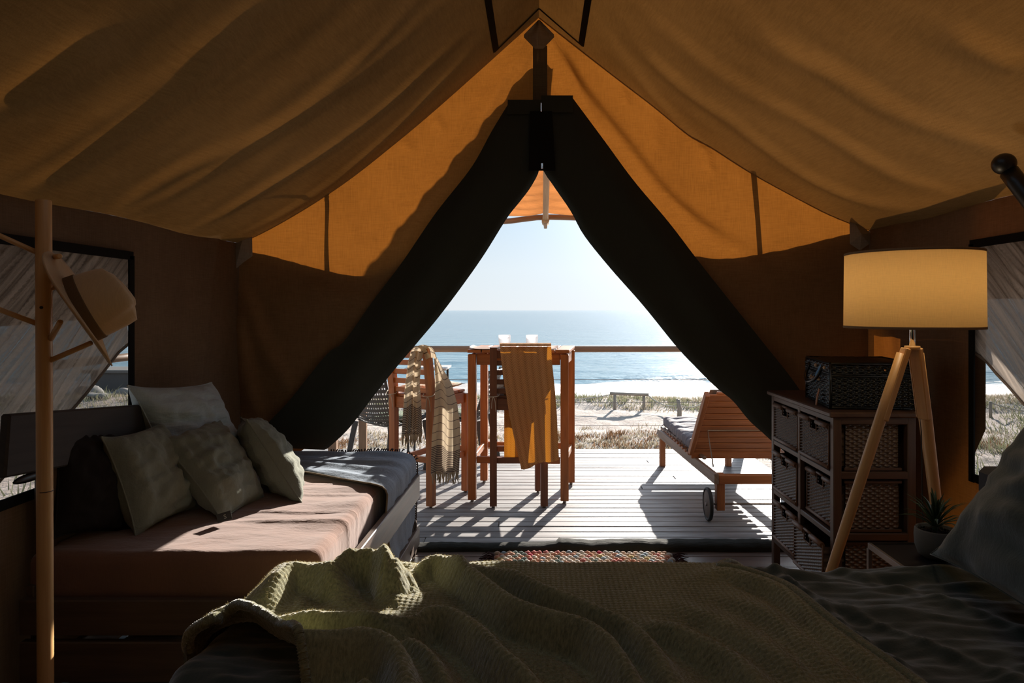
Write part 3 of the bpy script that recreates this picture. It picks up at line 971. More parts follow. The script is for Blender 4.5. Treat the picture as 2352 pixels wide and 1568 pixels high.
# underside: gable canvas from the tent peak to the front spreader
def awn(side):
    m = MB()
    def fn(u, v):
        Y = lerp(YF + .08, YA - .02, v)
        zr = lerp(2.72, 2.195, v)
        half = lerp(.06, .37, v) if side < 0 else lerp(.06, .74, v)
        X = side * half * u
        z = zr - .035 * u - .015 * math.sin(PI * u) + .012 * math.sin(v * 44 + u * 5) * (u ** .3) * (1 - v ** 8) - .007 * math.sin(v * 90 + u * 3) * (u ** .5)
        return Vector((X + .055, Y, z))
    m.grid(fn, 14, 120)
    return m
for s in (-1, 1): awn(s).build('canopy', M['awning'], aw)
MB().bar((.055, YF + .08, 2.66), at(1253, 498, YA - .05), .05, .10, ch=.01).build('ridge_beam', M['pole_wood'], aw)
pl = [at(x, y, YA) for x, y in ((1080, 512), (1165, 508), (1240, 499), (1320, 500), (1420, 505))]
MB().tube(resample(pl, 12), .026, 10).build('spreader_pole', M['rail_wood'], aw)
p = at(1253, 507, YA - .07)
MB().tube([p + Vector((0, -.03, .01)), p + Vector((0, .12, .0))], .035, 10).build('pole_joint', M['pole_wood'], aw)
MB().tube([p + Vector((0, 0, -.02)), p + Vector((0, 0, -.07))], [.02, .014], 8).build('toggle', M['rope'], aw)

rl = thing('deck_railing', 'round wooden handrail on posts with thin wires across the view of the sea', 'railing', (0, YA, 0))
MB().tube([(-3.1, YA, .945), (0, YA, .94), (1.86, YA, .945)], .030, 12).build('handrail', M['rail_wood'], rl)
for z in (.66, .235, .45): MB().tube([(-3.1, YA, z), (1.86, YA, z)], .0025, 5).build('wire', M['grey_metal'], rl)
for x in (-3.05, -1.9, 1.86): MB().box((x, YA + .0, .46), (.075, .075, .96), ch=.006).build('post', M['rail_wood'], rl)
for s, x in ((-1, -3.12), (1, 1.88)):
    MB().tube([(x, YF + .5, .945), (x, YA, .945)], .03, 10).build('handrail', M['rail_wood'], rl)
for x, y in ((-1.62, YA - .02), (1.88, 5.2)): MB().box((x, y, .46), (.07, .05, .93), ch=.005).build('post', M['rail_wood'], rl)

# ================================================================= MATERIALS FOR FURNITURE
M['day_wood'] = wood('daybed_wood', (.050, .032, .022), (.125, .080, .052), rough=.5)
M['red_wood'] = wood('eucalyptus', (.22, .068, .016), (.50, .175, .045), rough=.42)
M['dark_red_wood'] = wood('dark_eucalyptus', (.10, .032, .015), (.22, .080, .035), rough=.45)
M['pale_wood'] = wood('pale_ash', (.52, .28, .10), (.74, .46, .20), rough=.45)
M['cab_wood'] = wood('cabinet_wood', (.045, .023, .015), (.105, .058, .038), rough=.42)
M['wicker'] = plain('wicker', (.13, .088, .062), .27)
M['wicker_rim'] = plain('wicker_rim', (.15, .075, .040), .5)
M['dark_wicker'] = plain('dark_wicker', (.006, .008, .008), .3)
M['mattress'] = cloth('mattress_cloth', (.24, .118, .075), weave=500, blotch=.25, wrinkle=.28, wscale=(5, 12, 6), sheen=.3)
M['olive'] = cloth('olive_cushion', (.235, .245, .19), weave=420, bump=.5, wrinkle=.35, wscale=(10, 10, 14), sheen=.15)
M['blue_grey'] = cloth('pale_cushion', (.46, .54, .56), weave=420, bump=.4, wrinkle=.5, wscale=(5, 5, 26), sheen=.15)
M['dark_cushion'] = cloth('dark_cushion', (.022, .018, .016), wrinkle=.3)
M['throw'] = cloth('grey_throw', (.33, .39, .46), weave=300, bump=.6, wrinkle=.25, wscale=(10, 24, 10))
M['throw_hem'] = cloth('throw_hem', (.20, .15, .10), weave=300, bump=.6)
M['sheet'] = cloth('green_linen', (.036, .060, .050), weave=420, bump=.3, blotch=.3, sheen=.6)
M['mustard'] = cloth('mustard_knit', (.42, .185, .028), trans=.45, tcol=(.55, .20, .015), weave=200)

# ================================================================= DAYBED
DZ = .53
db = thing('daybed', 'low dark timber daybed with brown mattress along the left tent wall', 'daybed', (-1.15, 2.9, 0))
dl = M['day_wood']
XL, XRt, Y0, Y1 = -1.605, -.665, 2.12, 3.67
for (a, b) in ((.295, .404), (.15, .275)):
    MB().bar((XL, Y0, (a + b) / 2), (XRt, Y0, (a + b) / 2), .028, b - a).build('end_board', dl, db)
    MB().bar((XL, Y1 - .02, (a + b) / 2), (XRt, Y1 - .02, (a + b) / 2), .028, b - a).build('end_board', dl, db)
for (a, b) in ((.307, .43), (.06, .155)):
    MB().bar((XRt, Y0 + .03, (a + b) / 2), (XRt + .02, Y1 - .05, (a + b) / 2), .026, b - a).build('side_board', dl, db)
    MB().bar((XL, Y0 + .03, (a + b) / 2), (XL, Y1 - .05, (a + b) / 2), .026, b - a).build('side_board', dl, db)
for x in (XL + .03, XRt - .012):
    for y in (Y0 + .05, Y1 - .035):
        MB().box((x, y, .155), (.045, .055, .31)).build('leg', dl, db)
MB().box((-1.15, 2.9, .345), (.92, 1.45, .02)).build('base_panel', dl, db)
def puffbox(c, s, r, n=(26, 34, 6), fn=None):
    """soft slab with rounded edges"""
    m = MB(); c = Vector(c); hx, hy, hz = s[0] / 2, s[1] / 2, s[2] / 2
    nx, ny, nzz = n
    def proj(p):
        q = Vector((max(-hx + r, min(hx - r, p.x)), max(-hy + r, min(hy - r, p.y)), max(-hz + r, min(hz - r, p.z))))
        d = p - q
        if d.length > 1e-9: d = d.normalized() * r
        return q + d
    def face(o, a, b, na, nb):
        def g(u, v):
            p = proj(Vector(o) + Vector(a) * u + Vector(b) * v)
            if fn: p = fn(p)
            return c + p
        m.grid(g, na, nb, uvfn=lambda u, v: (u * Vector(a).length, v * Vector(b).length))
    face((-hx, -hy, hz), (2 * hx, 0, 0), (0, 2 * hy, 0), nx, ny)
    face((-hx, hy, -hz), (2 * hx, 0, 0), (0, -2 * hy, 0), nx, ny)
    face((-hx, -hy, -hz), (2 * hx, 0, 0), (0, 0, 2 * hz), nx, nzz)
    face((hx, hy, -hz), (-2 * hx, 0, 0), (0, 0, 2 * hz), nx, nzz)
    face((hx, -hy, -hz), (0, 2 * hy, 0), (0, 0, 2 * hz), ny, nzz)
    face((-hx, hy, -hz), (0, -2 * hy, 0), (0, 0, 2 * hz), ny, nzz)
    return m
def matt(p):
    w = .006 * nz(p.x * 5, p.y * 9, 2) + .004 * math.sin(p.y * 26 + 3 * nz(p.x * 3, p.y * 2)) * sstep(.1, .5, p.x)
    for yc, a in ((-.42, .008), (-.30, .010), (-.05, .006), (.12, .006)):
        d = (p.y - yc - .10 * (p.x - .2) ** 2 - .01 * nz(p.x * 6, yc)) / .012
        w += a * math.exp(-d * d) * sstep(-.15, .25, p.x)
    e = .006 * nz(p.y * 6, p.z * 5, 7)
    return Vector((p.x + (e + .5 * w) * (1 if p.x > .3 else 0), p.y, p.z + (w if p.z > 0 else 0)))
puffbox((-1.165, 2.915, .4425), (.93, 1.50, .17), .035, (60, 110, 10), matt).build('mattress', M['mattress'], db)
m = MB()
m.tube(resample([(-.712, 2.20, .50), (-.704, 2.9, .502), (-.708, 3.6, .50)], 30), .0035, 6); m.build('piping', M['mattress'], db)
# leaning back board with its post
pa, pb = Vector((-1.572, 2.0, .902)), Vector((-1.572, 3.26, .78))
MB().bar(pa, pb, .03, .185, up=(0, 0, 1), ch=.006).build('back_board', wood('back_board_wood', (.022, .018, .016), (.055, .045, .040), rough=.7), db)
MB().box((-1.603, 2.22, .60), (.035, .06, .60)).build('back_post', dl, db)
MB().box((-1.603, 3.2, .60), (.035, .06, .50)).build('back_post', dl, db)
m = MB(); m.blob((-1.57, 2.11, .80 - .015), (.012, .075, .014), 12, 8); m.build('handle', M['black_metal'], db)

# ---- cushions from four corner points
def pillow_mesh(c00, c10, c11, c01, th, n=26, seed=0, ear=.35, wr=1.0, dent=0.0, front=None):
    """c00..c01 corners in order; th thickness; returns the shell and the seam line"""
    c = [Vector(p) for p in (c00, c10, c11, c01)]
    N = ((c[1] - c[0]).cross(c[3] - c[0])).normalized()
    def P(u, v, s):
        p = c[0].lerp(c[1], u).lerp(c[3].lerp(c[2], u), v)
        eu, ev = 4 * u * (1 - u), 4 * v * (1 - v)
        # sides pull in between the corners
        cen = sum(c, Vector()) / 4
        pull = .085 * (eu * (1 - ev) + ev * (1 - eu)) * (abs(2 * u - 1) ** 3 + abs(2 * v - 1) ** 3 + .0)
        p = p.lerp(cen, min(.2, pull * 1.3))
        h = (max(0, eu) ** .42) * (max(0, ev) ** .42)
        edge = 1 - min(eu, ev)
        wrk = .018 * wr * nz(u * 5 + seed, v * 5, 1) * h + .014 * wr * math.sin(u * 26 + seed + 5 * nz(u * 2, v * 2, seed)) * edge ** 5 * min(1, h * 3)
        wrk += .010 * wr * nz(u * 11, v * 11, seed) * h + .02 * wr * nz(u * 2 + seed * 3, v * 13, seed + 5) * h * .6
        return p + N * s * (th / 2 * h + wrk * (1 if h > 0 else 0)) 
    m = MB()
    m.grid(lambda u, v: P(u, v, 1), n, n, uvfn=lambda u, v: (u * .45, v * .45))
    m.grid(lambda u, v: P(1 - u, v, -1), n, n, uvfn=lambda u, v: (u * .45, v * .45))
    seam = [P(i / n, 0, 1) for i in range(n)] + [P(1, i / n, 1) for i in range(n)] + [P(1 - i / n, 1, 1) for i in range(n)] + [P(0, 1 - i / n, 1) for i in range(n + 1)]
    return m, seam
def cushion(corners, th, mt, label, seed, name='cushion', group='cushions heaped on the daybed', **kw):
    m, seam = pillow_mesh(*corners, th, 40, seed, **kw)
    c0 = sum((Vector(c) for c in corners), Vector()) / 4
    t_ = thing(name, label, 'cushion', (c0.x, c0.y, min(Vector(c).z for c in corners)), group)
    m.build('cover', mt, t_)
    MB().tube(seam, .0032, 6, caps=False).build('seam', mt, t_)
    return t_
cushion([at(128, 985, 2.26), at(262, 985, 2.55), at(306, 1225, 2.44), at(120, 1238, 2.2)], .15, M['dark_cushion'], 'near black square cushion leaning on the back board behind the coat stand', 9)
cushion([at(292, 885, 2.62), at(486, 878, 3.10), at(556, 1062, 3.04), at(372, 1062, 2.72)], .20, M['blue_grey'], 'pale blue grey crumpled cushion on top of the heap', 1, wr=1.25)
cushion([at(232, 1003, 2.36), at(372, 968, 2.72), at(452, 1166, 2.66), at(312, 1236, 2.34)], .17, M['olive'], 'olive square cushion with piped seam, leftmost of the green ones, beside the dark cushion', 3, wr=1.25)
cu2 = cushion([at(362, 1008, 2.58), at(503, 958, 2.96), at(612, 1146, 2.84), at(512, 1200, 2.50)], .17, M['olive'], 'olive square cushion with a small tag on its bottom corner, middle of the heap', 5, wr=1.25)
cushion([at(566, 962, 2.86), at(553, 958, 3.22), at(668, 1106, 3.15), at(694, 1156, 2.74)], .17, M['olive'], 'olive cushion seen edge on with sunlight on its right side', 7, wr=1.25)
# printed care tag on the middle cushion
m = MB(); c0 = at(515, 1186, 2.46); ax = (at(533, 1180, 2.47) - at(500, 1190, 2.46)).normalized()
m.frame_box(c0, ax, Vector((0, -1, .2)).normalized(), ax.cross(Vector((0, -1, .2))).normalized(), .05, .0015, .030, .0005)
tg = m.build('tag', cloth('tag_cloth', (.05, .05, .045)), cu2)
def letter(txt, loc, size, rot, mt, parent, name='lettering', ext=.0004):
    cu = bpy.data.curves.new(name, 'FONT'); cu.body = txt; cu.size = size; cu.extrude = ext; cu.align_x = 'CENTER'; cu.align_y = 'CENTER'
    o = bpy.data.objects.new(name, cu); COL.objects.link(o)
    bpy.context.view_layer.update()
    me = bpy.data.meshes.new_from_object(o.evaluated_get(bpy.context.evaluated_depsgraph_get())); bpy.data.objects.remove(o)
    o = bpy.data.objects.new(name, me); COL.objects.link(o); me.materials.clear(); me.materials.append(mt)
    o.parent = parent; o.location = Vector(loc) - OFF[parent]; o.rotation_euler = rot; OFF[o] = OFF[parent]
    return o
letter('S', c0 + Vector((.004, -.002, 0)), .022, (PI / 2, -.2, .1), plain('tag_print', (.28, .30, .26), .8), tg)

# ---- throw over the daybed end
m = MB()
NU, NV = 90, 56
def throw_pt(u, v):
    Yf = lerp(3.62, 3.60, u); Yn = interp([(0, 3.34), (.35, 3.17), (.60, 2.98), (.78, 2.90), (.9, 2.95), (1, 3.10)], u)
    Y = lerp(Yf, Yn, v)
    L = 1.0 + .27 * (.55 + .45 * v + .12 * math.sin(v * 5))    # total run: over the top, then down the side
    s = lerp(0, L, u)
    Xs = -1.50 + s
    f = .016 * math.exp(-((v - .42 - .1 * nz(u * 2, 1)) / .05) ** 2) + .008 * nz(u * 6, v * 9, 2) + .006 * math.sin(v * 22 + u * 3)
    edge = -.682
    if Xs < edge - .04: return Vector((Xs, Y, DZ + .012 + f + .006))
    k = (Xs - (edge - .04))
    a = min(k / .07, 1) * PI / 2
    x = edge - .04 + .045 * math.sin(a); z = DZ + .012 - .045 * (1 - math.cos(a))
    if k > .07: z -= (k - .07); x += .012 + .6 * f
    else: x += (.012 + .6 * f) * (k / .07); z += f * (1 - k / .07)
    return Vector((x + .012, Y + .015 * math.sin(k * 14), z))
th = thing('throw_blanket', 'blue grey woven throw with tasselled edge over the far end of the daybed', 'blanket', (-1.0, 3.3, .54))
m.grid(throw_pt, NU, NV, uvfn=lambda u, v: (u * 1.3, v * .6)); m.build('cloth', M['throw'], th)
m = MB(); m.tube([throw_pt(i / 60, 1) + Vector((0, 0, .003)) for i in range(61)], .006, 6, flat=.6); m.build('hem', M['throw_hem'], th)
m = MB()
M['fringe'] = cloth('dark_fringe', (.085, .065, .055))
for i in range(70):
    v = i / 69; p = throw_pt(1, v)
    for k in range(3):
        a = random.uniform(-1, 1) * .6; L = random.uniform(.025, .05)
        q = p + Vector((.006, a * .03, -L)); m.tube([p, p.lerp(q, .5) + Vector((.006 * random.uniform(-1, 1.5), .004 * random.uniform(-1, 1), 0)), q], [.0028, .003, .0018], 5)
for i in range(60):
    u = lerp(.35, .99, i / 59); p = throw_pt(u, 0)
    if p.z < DZ - .03: d = Vector((.004, .03, -.02))
    else: d = Vector((random.uniform(-.01, .015), random.uniform(.005, .03), random.uniform(0, .006)))
    m.tube([p, p + d * .5 + Vector((0, 0, .007)), p + d], [.0035, .004, .002], 5)
m.build('tassel_fringe', M['fringe'], th, kind='stuff')
# twisted corner cord hanging down
m = MB(); P0 = throw_pt(.97, .93)
m.tube(resample([throw_pt(.80, .99), throw_pt(.90, .97) + Vector((.01, .02, -.02)), P0 + Vector((.012, .08, -.06)), P0 + Vector((.012, .20, -.13)), P0 + Vector((.012, .24, -.20))], 18), [.010] * 15 + [.008, .006, .003], 8)
m.build('hanging_corner', M['throw_hem'], th)

# ================================================================= COAT STAND AND HAT
cs = thing('coat_stand', 'pale wooden coat stand with slanting pegs, in front of the daybed', 'coat stand', (-1.30, 1.80, 0))
K = 1.80
m = MB(); top, bot = at(100, 459, K), Vector((at(108, 1568, K).x - .003, K, .03))
d = (bot - top) / 10
m.tube([top + Vector((0, 0, .0)), top + Vector((0, 0, -.004))] + [top + d * i for i in range(1, 11)], [.0170, .0185] + [.0187] * 10, 20); m.build('pole', M['pale_wood'], cs)
MB().lathe([(0, .0), (.16, .0), (.165, .006), (.165, .022), (.155, .03), (0, .03)], (bot.x, K, 0), n=32).build('base', M['pale_wood'], cs)
for a, b in (((90, 582, 0), (-12, 536, -.06)), ((90, 745, 0), (-30, 700, -.05)), ((112, 829, 0), (212, 786, .03)), ((112, 664, 0), (158, 648, .10)), ((112, 592, .0), (137, 588, -.10)), ((117, 778, 0), (139, 738, -.08))):
    pa, pb = at(a[0], a[1], K + a[2]), at(b[0], b[1], K + b[2]); dd = (pb - pa).normalized()
    MB().tube([pa, pb - dd * .003, pb], [.0068, .0066, .0045], 12).build('peg', M['pale_wood'], cs)
MB().tube([at(95, 706, K - .0165), at(95, 706, K - .0205)], .0042, 10).build('screw', M['black_metal'], cs)
MB().tube([at(104, 1127, K) - Vector((0, 0, .001)), at(104, 1127, K) + Vector((0, 0, .001))], .0189, 20).build('joint_ring', M['cab_wood'], cs)

felt = cloth('camel_felt', (.62, .40, .19), weave=800, bump=.15, sheen=.4, blotch=.1)
hc = at(183, 712, K - .055)
ax = Vector((.80, .40, .42)).normalized()
ht = thing('hat', 'camel felt hat with pinched crown hanging from a peg of the coat stand', 'hat', hc)
def brimd(p):
    a = math.atan2(p.y, p.x); r = math.hypot(p.x, p.y)
    return Vector((p.x, p.y, p.z + .010 * math.cos(2 * a) * (r / .16) ** 2 * (1 if r > .08 else 0)))
MB().lathe([(.086, .004), (.10, .002), (.12, .000), (.150, .003), (.1615, .006), (.162, .003), (.150, -.001), (.12, -.004), (.10, -.002), (.084, .000)], hc, ax, 48, deform=brimd).build('brim', felt, ht)
Xh = ax.orthogonal().normalized(); Yh = ax.cross(Xh)
fwd = Vector((0, 0, -1)); fwd = (fwd - ax * fwd.dot(ax)).normalized()
ang0 = math.atan2(fwd.dot(Yh), fwd.dot(Xh))
def crownd(p):
    a = math.atan2(p.y, p.x) - ang0; r = math.hypot(p.x, p.y); h = p.z
    k = sstep(.03, .12, h)
    # pinches at the front of the crown, long crease on top
    pin = 1 - k * .26 * (math.exp(-((abs(a if a < PI else a - 2 * PI) - .62) / .33) ** 2))
    x, y = math.cos(a) * r, math.sin(a) * r * (1 - .12 * k)
    x *= pin; y *= pin
    top = sstep(.085, .12, h)
    z = h - top * .020 * math.exp(-(y / .024) ** 2) * (1 if r < .07 else .3) + .008 * k * math.cos(a)
    c_, s_ = math.cos(ang0), math.sin(ang0)
    return Vector((x * c_ - y * s_, x * s_ + y * c_, z))
MB().lathe([(.087, .002), (.086, .02), (.084, .05), (.081, .08), (.077, .100), (.068, .113), (.052, .119), (.03, .12), (.012, .118), (.001, .117)], hc, ax, 56, deform=crownd).build('crown', felt, ht)
MB().lathe([(.0885, .003), (.0885, .006), (.0880, .024), (.0872, .027), (.086, .026)], hc, ax, 48).build('hat_band', cloth('hat_band', (.17, .095, .040)), ht)

# ================================================================= CABINET
def woven(m, o, U, V, N, w, h, rows, stakes, amp=.0045, hole=None, sr=4, ss=4):
    """basket weave: strands pass in front of and behind upright stakes"""
    o, U, V, N = Vector(o), Vector(U), Vector(V), Vector(N)
    def fn(u, v):
        r = v * rows; ri = min(int(r), rows - 1); fr = r - ri
        ph = math.sin(PI * u * stakes + (PI if ri % 2 else 0))
        z = amp * (ph * 1.15) * math.sin(PI * fr) ** .5 - amp * .8 * (1 - math.sin(PI * fr) ** .5)
        return o + U * (u * w) + V * (v * h) + N * z
    keep = None
    if hole: keep = lambda u, v: not (hole[0] < u < hole[1] and hole[2] < v < hole[3])
    m.grid(fn, stakes * ss, rows * sr, keep=keep, uvfn=lambda u, v: (u * w, v * h))
    return m
CX0, CX1, CY0, CY1, CH = 1.195, 1.530, 2.77, 3.51, .887
cb = thing('wicker_cabinet', 'dark wooden cabinet with six wicker drawers by the right wall', 'cabinet', ((CX0 + CX1) / 2, (CY0 + CY1) / 2, 0))
cw = M['cab_wood']
MB().box(((CX0 + CX1) / 2 - .005, (CY0 + CY1) / 2, CH - .011), (CX1 - CX0 + .03, CY1 - CY0 + .03, .022), ch=.005).build('top', cw, cb)
for x in (CX0 + .017, CX1 - .017):
    for y in (CY0 + .017, CY1 - .017):
        MB().box((x, y, (CH - .022) / 2), (.034, .034, CH - .022)).build('leg', cw, cb)
rows_z = [.125, .375, .625, .865]
for z in (.130, .378, .628, .850):
    MB().box((CX0 + .012, (CY0 + CY1) / 2, z), (.022, CY1 - CY0 - .06, .024)).build('front_rail', cw, cb)
    MB().box(((CX0 + CX1) / 2, CY0 + .012, z), (CX1 - CX0 - .06, .022, .030)).build('side_rail', cw, cb)
    MB().box(((CX0 + CX1) / 2, CY1 - .012, z), (CX1 - CX0 - .06, .022, .030)).build('side_rail', cw, cb)
    MB().box(((CX0 + CX1) / 2, (CY0 + CY1) / 2, z), (CX1 - CX0 - .05, CY1 - CY0 - .05, .010)).build('shelf', cw, cb)
MB().box((CX0 + .012, (CY0 + CY1) / 2, .49), (.024, .030, .73)).build('divider', cw, cb)
MB().box((CX1 - .008, (CY0 + CY1) / 2, .49), (.010, CY1 - CY0 - .06, .75)).build('back_panel', cw, cb)
for i in range(3):
    z0, z1 = rows_z[i] + .022, rows_z[i + 1] - .020
    for y0, n in ((CY0 + .012, Vector((0, -1, 0))),):
        m = MB(); woven(m, (CX0 + .06, y0 + .012, z0), (1, 0, 0), (0, 0, 1), n, CX1 - CX0 - .12, z1 - z0, 20, 12); m.build('woven_panel', M['wicker'], cb)
        for zz in (z0 + .004, z1 - .006): MB().bar((CX0 + .05, y0 + .004, zz), (CX1 - .05, y0 + .004, zz), .010, .012).build('panel_edging', M['cab_wood'], cb)
    m = MB(); woven(m, (CX0 + .06, CY1 - .02, z0), (1, 0, 0), (0, 0, 1), (0, 1, 0), CX1 - CX0 - .12, z1 - z0, 10, 8); m.build('woven_panel', M['wicker'], cb)
# wicker drawers: (column, row, pull out, dz)
for cix, (ya, yb) in enumerate(((CY0 + .042, (CY0 + CY1) / 2 - .018), ((CY0 + CY1) / 2 + .018, CY1 - .042))):
    for r in range(3):
        pull = {(0, 2): .004, (0, 1): -.022, (0, 0): .030, (1, 2): .002, (1, 1): .006, (1, 0): .004}[(cix, r)]
        x = CX0 + .004 - pull
        z0, z1 = rows_z[r] + .020, rows_z[r + 1] - .032
        if (cix, r) == (0, 1): ya_, yb_ = ya - .0, yb - .018
        else: ya_, yb_ = ya, yb
        w, h = yb_ - ya_, z1 - z0
        m = MB()
        woven(m, (x, yb_, z0 + .012), (0, -1, 0), (0, 0, 1), (-1, 0, 0), w, h - .03, 24, 15, hole=(.39, .61, .80, 1.0))
        for (yy, ny) in ((ya_, -1), (yb_, 1)):
            woven(m, (x + .002, yy, z0 + .012), (1, 0, 0), (0, 0, 1), (0, ny, 0), .26, h - .03, 10, 8, amp=.002)
        m.grid(lambda u, v: Vector((x + .26, lerp(ya_, yb_, u), lerp(z0, z1, v))), 2, 2)
        m.grid(lambda u, v: Vector((lerp(x + .004, x + .26, u), lerp(ya_, yb_, v), z0 + .006)), 2, 2)
        dr = m.build('drawer', M['wicker'], cb)
        ymid = (ya_ + yb_) / 2
        m = MB()
        for a, b in ((ya_, ymid - .034), (ymid + .034, yb_)):
            m.tube([(x - .002, a, z1 - .012), (x - .002, b, z1 - .012)], .0115, 8)
        m.tube([(x - .002, ymid - .036, z1 - .004), (x - .002, ymid + .036, z1 - .004)], .006, 8)
        m.tube([(x - .001, ya_, z0 + .008), (x - .001, yb_, z0 + .008)], .009, 8)
        for yy in (ya_, yb_): m.tube([(x - .001, yy, z0), (x - .001, yy, z1 - .01)], .004, 6)
        m.build('drawer_rim', M['wicker_rim'], dr)
        m = MB(); hz0 = z0 + .012 + (h - .03) * .80
        P = [(x - .003, ymid - .034, z1 - .012), (x - .003, ymid - .034, hz0), (x - .003, ymid + .034, hz0), (x - .003, ymid + .034, z1 - .012)]
        m.tube(P, .004, 6); m.build('hand_hole', M['wicker_rim'], dr)

# ---- hamper on the cabinet
hp = thing('picnic_hamper', 'black wicker hamper with leather strap on top of the cabinet', 'basket', (1.42, 3.0, CH))
bz0, bz1 = CH + .001, CH + .190
A0, B0 = Vector((1.215, 2.845, 0)), Vector((1.275, 3.25, 0))          # left end of the hamper
D0 = Vector((.34, -.035, 0))
U1 = (B0 - A0).normalized(); U2 = D0.normalized()
N1 = Vector((-U1.y, U1.x, 0)); N2 = Vector((U2.y, -U2.x, 0))
m = MB()
woven(m, A0 + Vector((0, 0, bz0)), U1, (0, 0, 1), N1, (B0 - A0).length, .135, 14, 15, amp=.006)
woven(m, A0 + Vector((0, 0, bz0)), U2, (0, 0, 1), N2, D0.length, .135, 14, 15, amp=.006)
woven(m, A0 + D0 + Vector((0, 0, bz0)), U1, (0, 0, 1), -N1, (B0 - A0).length, .135, 8, 12, amp=.005)
woven(m, B0 + Vector((0, 0, bz0)), U2, (0, 0, 1), -N2, D0.length, .135, 8, 12, amp=.005)
m.build('body', M['dark_wicker'], hp)
m = MB()
for a, u, n_, L in ((A0, U1, N1, (B0 - A0).length), (A0, U2, N2, D0.length), (A0 + D0, U1, -N1, (B0 - A0).length), (B0, U2, -N2, D0.length)):
    woven(m, a + Vector((0, 0, bz0 + .142)) + n_ * .006, u, (0, 0, 1), n_, L, .040, 4, 15, amp=.006)
def lid(u, v):
    p = A0.lerp(B0, v).lerp((A0 + D0).lerp(B0 + D0, v), u)
    return Vector((p.x, p.y, bz1 + .004 * math.sin(PI * u) + .002 * math.sin(u * 60) * math.sin(v * 50)))
m.grid(lid, 60, 40); ld = m.build('lid', M['dark_wicker'], hp)
m = MB()
for z in (bz0 + .138, bz0 + .146, bz1, bz0 + .006):
    q = [A0, B0, B0 + D0, A0 + D0, A0]; m.tube([p + Vector((0, 0, z)) + (p - (A0 + B0 + D0 * 1) / 2).normalized() * .008 * 0 for p in q], .006, 7, caps=False)
for p in (A0, B0, A0 + D0): m.tube([p + Vector((0, 0, bz0)), p + Vector((0, 0, bz1))], .007, 7)
m.build('rim_braid', M['dark_wicker'], hp)
mid = A0.lerp(B0, .5)
m = MB(); m.tube(resample([mid - U1 * .11 + N1 * .008 + Vector((0, 0, bz1 - .02)), mid - U1 * .09 + N1 * .03 + Vector((0, 0, bz1 - .07)), mid + N1 * .045 + Vector((0, 0, bz1 - .095)), mid + U1 * .09 + N1 * .03 + Vector((0, 0, bz1 - .07)), mid + U1 * .11 + N1 * .008 + Vector((0, 0, bz1 - .02))], 20), .007, 8); m.build('carry_handle', M['dark_wicker'], hp)
m = MB(); sp0 = A0.lerp(B0, .30)
pts = resample([sp0 + N1 * .014 + Vector((0, 0, bz0 + .07)), sp0 + N1 * .024 + Vector((0, 0, bz0 + .03)), sp0 + N1 * .028 + Vector((0, 0, bz0 - .02)), sp0 + N1 * .022 + Vector((0, 0, bz0 - .065))], 12)
for a, b in zip(pts, pts[1:]): m.bar(a, b, .022, .003, up=N1, ch=.0005)
m.build('leather_strap', plain('tan_leather', (.38, .15, .055), .5), hp)
m = MB(); q0 = A0.lerp(B0, .38)
for a, b in zip(*(lambda P: (P, P[1:]))(resample([q0 + N1 * .012 + Vector((0, 0, bz1 - .015)) - U1 * .05, q0 + N1 * .020 + Vector((0, 0, bz1 - .06)), q0 + N1 * .018 + Vector((0, 0, bz1 - .09)) + U1 * .02], 8))): m.bar(a, b, .012, .002, up=N1, ch=.0004)
m.build('ribbon', plain('blue_ribbon', (.05, .20, .42), .4), hp)
m = MB()
for du, dz_, r in ((.06, -.085, .012), (.10, -.08, .010), (-.03, -.075, .009), (.02, -.02, .008), (-.12, -.02, .007)):
    m.blob(q0 + N1 * .016 + U1 * du + Vector((0, 0, bz1 + dz_)), r, 10, 8)
m.build('bead', plain('beads', (.45, .33, .22), .3), hp)
m = MB(); pc = A0 + D0 * .62 + N2 * .012 + Vector((0, 0, bz1 - .025)); m.blob(pc, .005, 10, 8); m.build('stud', plain('brass_stud', (.75, .42, .18), .2, 1.0), hp)

# ================================================================= FLOOR LAMP
LC = Vector((1.252, 2.29, 0))
lp = thing('floor_lamp', 'tripod floor lamp with pale wooden legs and cream drum shade', 'lamp', LC)
t = NT('lamp_linen')
n3 = t.noise(t.coords('Object', (500, 500, 40)), 1, 2); n4 = t.noise(t.coords('Object', (25, 25, 600)), 1, 3)
k = t.math('ADD', t.math('MULTIPLY', n3, .5), t.math('MULTIPLY', n4, .5))
c = t.ramp(k, [(.35, (.60, .44, .25)), (.62, (.88, .68, .41))])
tl = t.n('ShaderNodeBsdfTranslucent'); tl.inputs['Color'].default_value = (.95, .76, .46, 1)
M['shade'] = t.done(t.mixs(.6, t.pbsdf(c, .8, t.bump(k, .3, .001), .2), tl.outputs[0]))
rt, rb = .209, .2115
MB().lathe([(rt, 1.493), (rb, 1.240), (rb - .002, 1.240), (rt - .002, 1.493)], LC, n=72).build('lamp_shade', M['shade'], lp)
trim_m = cloth('shade_trim', (.30, .19, .10))
for r, z in ((rt + .0006, 1.490), (rb + .0006, 1.243)): MB().lathe([(r, z - .004), (r + .0008, z), (r, z + .004), (r - .004, z + .004), (r - .004, z - .004)], LC, n=72).build('shade_trim', trim_m, lp)
m = MB()
for a in range(3):
    aa = a * 2.094 + .4; m.tube([LC + Vector((0, 0, 1.30)), LC + Vector((rb * math.cos(aa), rb * math.sin(aa), 1.243))], .002, 5)
m.build('shade_spider', M['chrome'], lp)
MB().tube([LC + Vector((0, 0, 1.17)), LC + Vector((0, 0, 1.32))], .0095, 14).build('stem', M['chrome'], lp)
